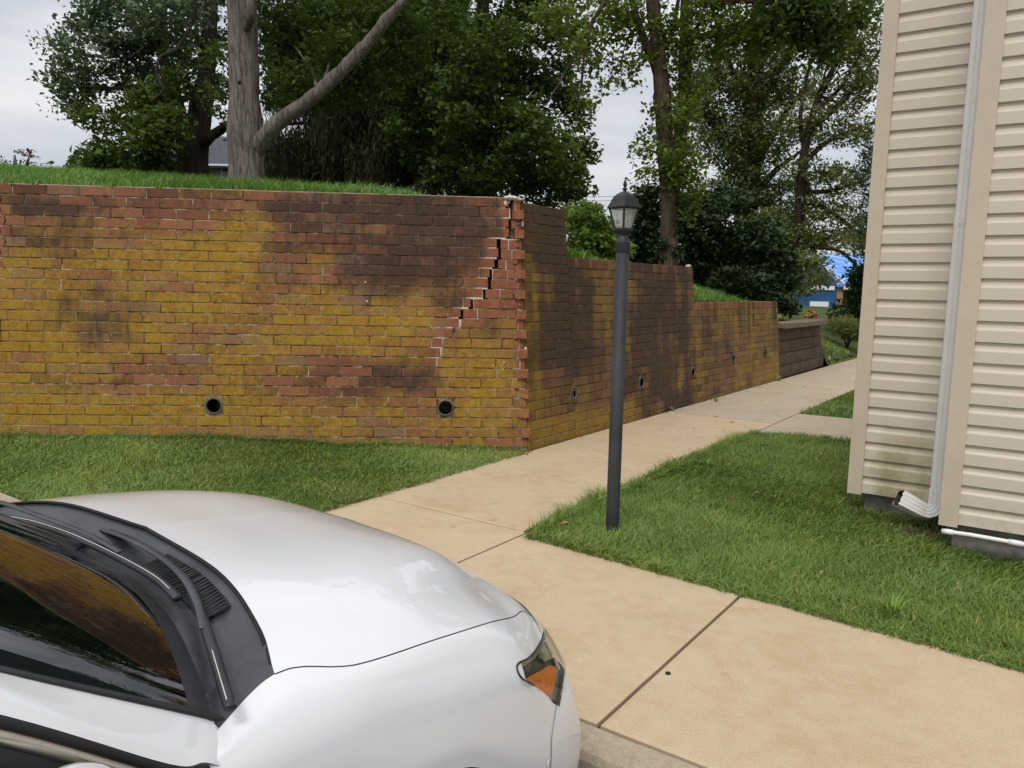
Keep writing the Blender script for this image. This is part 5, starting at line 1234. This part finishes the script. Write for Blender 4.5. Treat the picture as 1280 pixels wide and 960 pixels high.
G_c = [(1040, 60, YG, 36, 30, 900, .2), (1075, 35, YG, 28, 34, 800, .25), (1085, 90, YG, 22, 36, 700, .2), (1050, 120, YG, 34, 24, 700, .15), (1030, 165, YG, 30, 20, 520, .1), (1070, 160, YG, 28, 20, 480, .2), (1010, 215, YG, 30, 18, 480), (1055, 225, YG, 30, 20, 560, .1), (1030, 262, YG, 34, 16, 560, .1), (1072, 285, YG, 26, 18, 560, .25), (1040, 300, YG, 26, 14, 460, .25), (1080, 305, YG-2, 20, 16, 420, .3), (1060, -10, YG, 50, 30, 700, .1), (1005, 145, YG, 24, 18, 300, .1), (1085, 200, YG, 14, 14, 160)]
tree('oak_tree', 'thin open tree with airy sprays of leaves beside the house corner', 'tree', (1000, 330, YG),
     [([(996, 345, YG), (999, 270, YG), (1003, 215, YG), (1010, 165, YG), (1024, 120, YG), (1046, 78, YG), (1075, 30, YG)], [8, 7, 6, 4.5, 4, 3, 2]), ([(1004, 205, YG), (1030, 180, YG), (1060, 165, YG), (1100, 150, YG)], [3.5, 3, 2.4, 1.5]), ([(1010, 165, YG), (1050, 130, YG), (1075, 100, YG), (1100, 62, YG)], [3.6, 3, 2.4, 1.6]), ([(1001, 240, YG), (1040, 238, YG), (1080, 225, YG)], [3, 2.4, 1.4]), ([(1000, 250, YG), (1035, 262, YG), (1080, 300, YG), (1098, 318, YG)], [3.4, 2.8, 2.4, 1.8]), ([(1006, 190, YG), (1000, 150, YG), (1008, 100, YG), (1018, 60, YG)], [3, 2.5, 2, 1.2]), ([(1018, 140, YG), (1050, 110, YG), (1080, 60, YG)], [3, 2.2, 1.4]), ([(1014, 310, YG), (1045, 312, YG-1), (1070, 330, YG-1)], [2, 2.4, 1.6])],
     [(*c[:5], int(c[5]*2.1), *c[6:]) for c in G_c], M_LEAF_OAK, M_BARK_D, .100, twig_from=[((1024, 120, YG), 1.6, G_c[:6]), ((1003, 215, YG), 1.6, G_c[6:10])], amp=.01, subr=.22, sub=30)
YH = 20
tree('pine_tree', 'blue-green pine pressing against the edge of the cream house', 'tree', (1120, 340, YH),
     [([(1120, 380, YH), (1122, 250, YH), (1124, 100, YH), (1125, 60, YH)], [7, 6, 4, 2])]+[([(1122, y_, YH), (1098, y_+4, YH), (1078, y_-4, YH)], [3, 2, 1]) for y_ in (185, 215, 245, 275)],
     [(1096, 192, YH, 20, 12, 500), (1088, 222, YH, 22, 12, 560), (1082, 250, YH, 26, 12, 620), (1090, 278, YH, 22, 12, 500), (1115, 160, YH, 26, 20, 500), (1125, 230, YH, 30, 60, 1200), (1078, 290, YH, 16, 7, 160)], M_PINE, M_BARK_D, .15, amp=0, asp=.16, subr=.16)
# dark evergreen shrubs massed under the oaks
YI = 18.5
I_sets = [('dark glossy evergreen shrub rising just right of the lantern', [(812, 262, YI, 22, 30, 1800), (800, 305, YI, 24, 24, 1500), (815, 320, YI, 26, 20, 900)], (812, 330, YI)),
          ('broad dark evergreen shrub filling the space right of the slender trunk', [(875, 285, YI, 36, 46, 4200), (872, 325, YI, 34, 22, 1800), (900, 250, YI+1, 30, 20, 900)], (880, 345, YI)),
          ('dark evergreen shrub above the lowest brick step', [(935, 320, YI, 46, 46, 5200), (925, 355, YI-1, 36, 18, 1500)], (935, 370, YI)),
          ('dark evergreen shrub sloping down to the block wall', [(966, 345, YI, 30, 38, 3400, .1), (962, 378, YI-1, 24, 12, 900), (984, 384, YI-1, 10, 6, 160, .1)], (985, 388, YI))]
for lab, cl, base in I_sets:
    org = at(*base); sh = empty('evergreen_shrub', tuple(org), 0, label=lab, cat='shrub', group='dark evergreen shrubs under the oaks')
    foliage('foliage', cl, M_LEAF_HOLLY, .12, sh, org=org, subr=.16, dens=1.1)
    mb = MB()
    for c in cl: twigs(mb, org-np.array([0, 0, .4]), [at(c[0], c[1], c[2])], .05)
    trunk_obj(mb, 'stem', M_BARK_D, sh, org)
def shrub(name, label, cl, base, mat, size, **k):
    org = at(*base); sh = empty(name, tuple(org), 0, label=label, cat='shrub'); foliage('foliage', cl, mat, size, sh, org=org, **k); mb = MB()
    for c in cl: twigs(mb, org-np.array([0, 0, .2]), [at(c[0], c[1], c[2])+RNG.normal(size=3)*.05 for _ in range(3)], .03)
    trunk_obj(mb, 'stem', M_BARK_D, sh, org); return sh
shrub('bush', 'bright green bush seen between the wall corner and the lantern', [(733, 288, 15, 26, 28, 2300), (757, 298, 15, 18, 20, 1000), (716, 275, 15.5, 16, 18, 600), (770, 312, 15, 14, 12, 400), (735, 262, 15, 14, 12, 250, .2)], (740, 318, 15), M_LEAF_BUSH, .10, subr=.12)
shrub('shrub', 'leafy dark shrub against the house edge in front of the blue tarpaulin', [(1078, 346, 24, 12, 16, 600), (1072, 378, 24, 10, 14, 450), (1090, 360, 24, 22, 34, 1200), (1054, 392, 24, 12, 7, 200)], (1076, 400, 24), leafmat('laurel_leaf', (.014, .040, .008), (.032, .075, .014), (.075, .13, .03), .3), .13, subr=.2)
shrub('ornamental_grass', 'low tufty plant on the lawn beside the far end of the path', [(1056, 410, 19, 16, 10, 1300), (1072, 414, 19, 18, 10, 1300)], (1060, 424, 19), M_LEAF_OAK, .16, asp=.12, up=0, subr=.15)
shrub('shrub', 'thin twiggy shrub with reddish tips on the bank at the far left', [(22, 196, 15, 5, 14, 60), (8, 205, 15, 7, 10, 50), (36, 196, 15, 4, 12, 45), (2, 212, 15, 8, 5, 50), (46, 208, 15, 6, 4, 30)], (20, 216, 15), leafmat('reddish_leaf', (.05, .05, .03), (.12, .09, .06), (.22, .15, .12), .3), .06, subr=.06)
# small far conifer
cz = at(95, 212, 60); cf = empty('conifer', tuple(cz), 0, label='tiny distant conifer on the skyline left of the maple', cat='tree')
MB().tube([(0, 0, 0), (0, 0, 1.4)], [.05, .02], 6).obj('trunk', M_BARK_D, cf)
P = []
for i in range(1500):
    t = RNG.random(); a = RNG.random()*2*PI; lay = (t*7) % 1; r_ = (1-t)*(.45+.75*(1-lay))*RNG.random()**.4; P.append((r_*math.cos(a), r_*math.sin(a), t*1.35))
P = np.array(P); tri_mesh('crown', leaf_quads(P, .16, 0, .4), 4, M_PINE, cf, {'tint': np.repeat(RNG.random(len(P)), 4)}, [(0, 1, 2, 3)])

# far belt of trees closing the view beyond the shrubs
def belt(name, x0, x1, y0, y1, Yd, n, mat, size):
    xs_ = RNG.uniform(x0, x1, n); cl = [(x, y0+(y1-y0)*RNG.random()+6*math.sin(x*.06), Yd+RNG.uniform(-3, 3), 16, 14, 160) for x in xs_]
    o = foliage(name, cl, mat, size, None, kind='stuff', subr=.6, sub=20); o['label'] = 'far belt of trees behind the bank'; return o
belt('distant_woods', 700, 985, 318, 352, 58, 60, M_LEAF_DARK, .5)
belt('distant_woods', 100, 470, 206, 236, 42, 50, M_LEAF_DARK, .4)
# power lines
for dy_, lab in ((0, 'upper thin power line crossing the sky gap by the lantern'), (5, 'lower thin power line crossing the sky gap by the lantern')):
    P = spline([at(560, 236+dy_, 48), at(740, 246+dy_, 48), at(830, 238+dy_, 48), at(1000, 225+dy_, 48)], 40); c = P[0].copy()
    o = MB().tube(P-c, .011, 4).obj('power_line', M_RUBBER, None, loc=c); tag(o, lab, 'power line')

# ------------------------------------------------------------------ grey-roofed house behind the maple
def wbox(a, b, name, mat, par):
    a, b = np.array(a, float), np.array(b, float); return MB().box((a+b)/2, np.abs(b-a)/2).obj(name, mat, par)
HY = 32; ho = at(250, 232, HY); hs = empty('house', tuple(ho), 0, label='grey-roofed tan house with a white dormer half hidden behind the maple', cat='house')
kx = HY/FPX; L = lambda x, y, d=0: np.array([(x-250)*kx, d, (232-y)*kx])
M_ROOF = simple('grey_shingle', (.075, .08, .09), .9, .2, var=.35, scale=14); M_TANW = simple('tan_wall', (.30, .24, .18), .9, .2, var=.15); M_WHW = simple('white_trim_board', (.68, .68, .68), .6)
wbox(L(196, 250, .6), L(345, 204, 6), 'wall', M_TANW, hs)
e0, e1, r0, r1 = L(186, 206, 0), L(356, 206, 0), L(200, 156, 3.2), L(342, 156, 3.2); b0_, b1_ = L(186, 206, 6.6), L(356, 206, 6.6)
mesh_obj('roof', [e0, e1, r1, r0, b0_, b1_, e0-[0, 0, .15], e1-[0, 0, .15], b0_-[0, 0, .15], b1_-[0, 0, .15]], [(0, 1, 2, 3), (3, 2, 5, 4), (0, 3, 4), (1, 5, 2), (6, 7, 1, 0), (8, 9, 7, 6), (4, 5, 9, 8), (0, 4, 8, 6), (1, 7, 9, 5)], M_ROOF, hs)
dm = wbox(L(196, 192, .2), L(224, 168, 2.4), 'dormer', M_WHW, hs)
mesh_obj('dormer_roof', [L(192, 170, 0), L(228, 170, 0), L(210, 157, 0), L(192, 170, 2.6), L(228, 170, 2.6), L(210, 157, 2.6)], [(0, 1, 2), (3, 5, 4), (0, 2, 5, 3), (1, 4, 5, 2), (0, 3, 4, 1)], M_ROOF, dm)
wbox(L(203, 190, .12), L(214, 172, .19), 'window', simple('dark_pane', (.03, .035, .04), .1, .5), hs)
for x_ in (226, 272, 300): w_ = wbox(L(x_, 222, .50), L(x_+12, 210, .59), 'window', simple('dark_pane', (.03, .035, .04), .1, .5), hs); wbox(L(x_-1.5, 224, .52), L(x_+13.5, 208, .585), 'frame', M_WHW, w_)
wbox(L(186, 208.2, -.05), L(356, 205.8, .12), 'gutter', M_WHW, hs)

# ------------------------------------------------------------------ far buildings with blue tarpaulins
TY = 46; to = at(1016, 392, TY); tx = TY/FPX; Lb = lambda x, y, d=0: np.array([(x-1016)*tx, d, (392-y)*tx])
tb = empty('house', tuple(to), 0, label='far gabled building wrapped in dark blue sheeting with white garage door', cat='house')
M_BLUE = simple('dark_blue_sheeting', (.015, .085, .22), .5, .4, var=.4, scale=1.2); 
n = NB('bright_blue_tarpaulin'); x = n.noise(1.1, 5, .7, None, .6); w = n.voro(.55, None, 'DISTANCE_TO_EDGE'); n.col(n.mix(n.mr(w.outputs[0], .03, .0, 0, .75), n.mix(n.mr(x, .35, .65), (.05, .20, .62), (.14, .36, .80)), (.6, .7, .85))).set(.45, .4); M_TARP = n.m
M_BRK = simple('tan_brickwork', (.42, .26, .17), .9, .2, var=.25, scale=3); M_WHB = simple('bright_white_panel', (.82, .82, .82), .6, var=.04)
Pf = [Lb(986, 392), Lb(1043, 392), Lb(1043, 352), Lb(1030, 340), Lb(1012, 328), Lb(994, 340), Lb(986, 352)]
mb = MB(); n_ = len(Pf); mb.add(Pf+[p+np.array([0, 6, 0]) for p in Pf], [tuple(range(n_)), tuple(range(n_, 2*n_))[::-1]]+[(i, i+n_, (i+1) % n_+n_, (i+1) % n_) for i in range(n_)]); mb.obj('sheeted_wall', M_BLUE, tb)
wbox(Lb(1011, 389, -.10), Lb(1034, 377, -.002), 'garage_door', M_WHB, tb); wbox(Lb(1010, 362.5, -.08), Lb(1040, 357.5, -.002), 'white_band', M_WHB, tb)
wbox(Lb(997, 385, -.06), Lb(1006, 366, -.003), 'window', M_BLUE, tb)
mb = MB(); 
for p, q_ in ((Lb(1012, 327, -.15), Lb(1030, 339, -.15)), (Lb(1030, 339, -.15), Lb(1052, 356, -.15)), (Lb(1012, 327, -.15), Lb(984, 352, -.15))): mb.tube([p, q_], .08, 4)
mb.obj('barge_board', M_WHW, tb)
to2 = at(1062, 392, TY+1); tb2 = empty('house', tuple(to2), 0, label='far tan brick building under a bright blue tarpaulin roof at the house edge', cat='house'); Lc = lambda x, y, d=0: np.array([(x-1062)*tx, d, (392-y)*tx])
wbox(Lc(1044, 392, .0), Lc(1052, 356, 3), 'brick_pier', M_BRK, tb2); wbox(Lc(1052, 392, .8), Lc(1150, 358, 5), 'wall', simple('brown_wall', (.20, .11, .065), .9), tb2); wbox(Lc(1050, 362, -.3), Lc(1150, 356.5, -.12), 'fascia', M_WHB, tb2)
mesh_obj('roof', [Lc(1042, 357, -.2), Lc(1150, 357, -.2), Lc(1150, 312, 5), Lc(1034, 314, 5), Lc(1042, 359, -.2), Lc(1150, 359, -.2), Lc(1150, 330, 9), Lc(1034, 330, 9)], [(0, 1, 2, 3), (4, 5, 1, 0), (3, 2, 6, 7), (0, 3, 7, 4), (1, 5, 6, 2)], M_TARP, tb2)
wbox(Lc(1066, 388, .7), Lc(1078, 368, .79), 'window', simple('dark_pane', (.03, .035, .04), .1, .5), tb2)
rd = at(1040, 401, 34); mesh_obj('far_road', [(14.0, 33.4, rd[2]+.03), (40, 25, rd[2]+.03), (42, 28, rd[2]+.05), (14.8, 36.2, rd[2]+.05)], [(0, 1, 2, 3)], M_CONC2)['kind'] = 'structure'

# ------------------------------------------------------------------ grass blades
def inside(P, poly):
    x, y = P[:, 0], P[:, 1]; return inpoly(x, y, [(p[0], p[1]) for p in poly])
def blades(name, poly, n, hrange, zf, mat, wd=.0035, near=3.5, lean=.5, tintf=None, mask=None, vis=True, label=None):
    poly = [np.asarray(p)[:2] for p in poly]; A = np.array(poly); lo, hi = A.min(0), A.max(0); out_ = []; got = 0; it = 0
    while got < n and it < 400:
        it += 1; P = lo+(hi-lo)*RNG.random((60000, 2)); k = inside(P, poly); P = P[k]
        if not len(P): continue
        d = np.hypot(P[:, 0], P[:, 1]); k = RNG.random(len(P)) < np.minimum(1, (near/d)**1.6); P = P[k]
        if vis:
            x_, y_, kk_ = pxs(np.column_stack([P, np.asarray(zf(P), float)])); k = (kk_ > .3) & (x_ > -90) & (x_ < 1370) & (y_ < 1060); P = P[k]
        if mask is not None: P = P[RNG.random(len(P)) < mask(P)]
        out_.append(P); got += len(P)
    P = np.vstack(out_)[:n]; n = len(P); z = np.asarray(zf(P), float)
    ph = np.array([vnoise(p[0], p[1], 2.2, 3) for p in P[::8]]).repeat(8)[:n]; ph2 = np.sin(P[:, 0]*5.1+2*np.sin(P[:, 1]*3.7))*np.sin(P[:, 1]*4.3+P[:, 0]*2)
    h = (hrange[0]+(hrange[1]-hrange[0])*RNG.random(n)**1.5)*(1+.35*ph2)
    a = RNG.random(n)*2*PI; ln = lean*(.25+RNG.random(n))*h; dirx, diry = np.cos(a), np.sin(a)
    ln_dir = np.sin(P[:, 0]*1.9+P[:, 1]*1.3)*1.5+RNG.normal(size=n)*1.2; lx, ly = np.cos(ln_dir)*ln, np.sin(ln_dir)*ln
    w = wd*(.6+.8*RNG.random(n)); b = np.column_stack([P, z]); W_ = np.column_stack([dirx*w, diry*w, np.zeros(n)])
    m1 = b+np.column_stack([lx*.35, ly*.35, h*.58]); tp = b+np.column_stack([lx*1.25, ly*1.25, h*(.98-.35*np.minimum(1, ln/h*.6))])
    V = np.stack([b-W_, b+W_, m1-W_*.8, m1+W_*.8, tp], 1).reshape(-1, 3)
    t = np.clip(.42+.16*RNG.normal(size=n)+.22*ph2*.6, 0, .9); dry = RNG.random(n) < .035; t[dry] = RNG.uniform(.93, 1, dry.sum())
    if tintf is not None: t = np.clip(t+tintf(P), 0, 1)
    o = tri_mesh(name, V, 5, mat, None, {'tint': np.repeat(t, 5)}, [(0, 1, 3, 2), (2, 3, 4)]); o['kind'] = 'stuff'
    if label: o['label'] = label
    return o
flat = lambda P: np.full(len(P), -.012)
def near_pt(c, r, lo=.12):
    c = np.asarray(c)[:2]; return lambda P: np.clip(lo+(np.hypot(P[:, 0]-c[0], P[:, 1]-c[1])/r)**2, 0, 1)
hb = HP+HX*.35+np.array([-.0, -.25, 0]); m1_, m2_ = near_pt(LB, .13), near_pt(hb, .38, .10)
blades('lawn_grass', LAWN_R, 160000, (.028, .078), flat, M_GRASS, .0030, 3.6, .75, mask=lambda P: m1_(P)*m2_(P), label='lush green lawn grass round the lamp post and house')
blades('lawn_grass', LAWN_L, 95000, (.022, .058), zlawn, M_GRASS, .0036, 5, .7, tintf=lambda P: .13+.06*np.sin(P[:, 0]*2.3+P[:, 1]*3.1), label='mown grass between the brick wall and the white car')
blades('lawn_grass', LAWN_M, 16000, (.03, .07), flat, M_GRASS, .007, 11, .6, label='strip of lawn between path and house')
blades('lawn_grass', [W(11.1, 0), W(24, 0), W(24, 12), W(16, 12), W(16, .2)], 42000, (.04, .09), lambda P: np.maximum(-.016, hillH(P[:, 0], P[:, 1])), M_GRASS, .016, 18, .6, label='far lawn beyond the block wall')
zh = lambda P: hillH(P[:, 0], P[:, 1])-.02
blades('bank_grass', [(-9, 6.35), (-1.0, 7.3), (-.6, 9), (-2, 13), (-12, 14), (-11, 6.2)], 60000, (.07, .17), zh, M_GRASS2, .006, 7.5, .6, label='long bright grass on top of the bank above the tall wall')
blades('bank_grass', [W(.7, -.27), W(7.72, -.27), W(7.72, -5), W(3, -7), W(.2, -5)], 52000, (.06, .15), zh, M_GRASS2, .007, 9, .6, label='bright grass sloping down behind the stepped wall')
blades('bank_grass', [W(7.72, -.33), W(11, -.4), W(14, -.2), W(18, -5), W(9, -6)], 22000, (.05, .11), zh, M_GRASS, .009, 13, .6, label='darker grass behind the block wall')
# ragged long blades along the path edges and the wall foot
def fringe(name, a, b, n, wdt, hr, label, dry=0.0):
    a, b = np.asarray(a)[:2], np.asarray(b)[:2]; d = (b-a)/np.linalg.norm(b-a); nn_ = np.array([-d[1], d[0]])*wdt
    return blades(name, [a-nn_, b-nn_, b+nn_, a+nn_], n, hr, zlawn, M_GRASS, .0032, 4, 1.1, tintf=(lambda P: np.where(RNG.random(len(P)) < dry, .6, 0)), label=label)
fringe('edge_grass', W(-2.0, 1.40), W(2.3, 1.35), 5000, .045, (.04, .13), 'uneven grass fringe along the path by the lamp post', .03)
fringe('edge_grass', W(-2.06, 1.4), W(-2.28, 6), 5200, .035, (.03, .09), 'uneven grass fringe along the pavement', .05)
fringe('edge_grass', wallL(-.1)+NL*.03, wallL(-6)+NL*.05, 5200, .04, (.04, .10), 'grass and dry stalks along the foot of the tall wall', .12)
fringe('edge_grass', W(-3.4, .05), W(-.1, .05), 3200, .035, (.025, .06), 'dry grass edge along the start of the path', .2)
# broad-leaved weed tufts
def tuft(c, n, h, lab, wid=.006):
    P = []; 
    for i in range(n):
        a = RNG.random()*2*PI; l_ = h*RNG.uniform(.6, 1.1); dx_ = np.array([math.cos(a), math.sin(a), 0]); w_ = np.array([-math.sin(a), math.cos(a), 0])*wid; b = dx_*.01*RNG.random(); m_ = b+dx_*l_*.35+np.array([0, 0, l_*.6]); t_ = b+dx_*l_*.9+np.array([0, 0, l_*RNG.uniform(.5, .85)])
        P += [b-w_*.7, b+w_*.7, m_-w_, m_+w_, t_]
    o = tri_mesh('grass_tuft', np.array(P), 5, M_GRASS2, None, {'tint': np.repeat(RNG.uniform(.3, .95, n), 5)}, [(0, 1, 3, 2), (2, 3, 4)]); o.location = c; tag(o, lab, 'weed')
tuft(G(1115, 775, -.01), 15, .15, 'pale coarse grass tuft near the pavement edge below the downspout', .005)
tuft(G(882, 585, -.01), 20, .10, 'small weed tuft in the lawn right of the lamp post')
tuft(G(895, 502, .0), 22, .07, 'small green weed in the joint of the path'); tuft(W(3.1, .06, 0), 20, .08, 'weed growing at the foot of the brown wall'); tuft(W(7.4, .08, 0), 26, .12, 'green weed at the foot of the lowest brick step')
# bare soil patch under the downspout and round the post
for nm, c, r_ in (('bare_soil', hb, .42), ('bare_soil', LB, .10)):
    vs = [(c[0]+r_*1.1*(1+.25*vnoise(math.cos(a)*2, math.sin(a)*2, 1, r_))*math.cos(a), c[1]+r_*(1+.25*vnoise(math.cos(a)*2, math.sin(a)*2, 1, r_))*math.sin(a), -.006) for a in np.linspace(0, 2*PI, 24, endpoint=False)]
    o = mesh_obj(nm, vs, [tuple(range(24))], M_DIRT); o['kind'] = 'structure'

P = []
for (u0, u1, w0, w1, n_) in ((-2.0, 2.2, 1.4, 3.6, 46), (-3.4, -.1, -3.5, .3, 30), (.5, 8, .05, 1.3, 12), (-.1, 7, .04, .16, 26)):
    for _ in range(n_): p = W(RNG.uniform(u0, u1), RNG.uniform(w0, w1)); P.append((p[0], p[1], (.035 if w1 > 3 or w0 < -1 else .006)))
P = np.array(P); V = leaf_quads(P, .038, 1.6, .6); V[:, 2] = np.clip(V[:, 2], .004, .045); low_ = np.repeat(P[:, 2] < .01, 4); V[low_, 2] = np.minimum(V[low_, 2], .010)
o = tri_mesh('fallen_leaves', V, 4, leafmat('dry_leaf', (.10, .05, .02), (.20, .12, .05), (.34, .26, .10), .1), None, {'tint': np.repeat(RNG.random(len(P)), 4)}, [(0, 1, 2, 3)]); o['kind'] = 'stuff'; o['label'] = 'a few dry leaves scattered over the lawns and path'
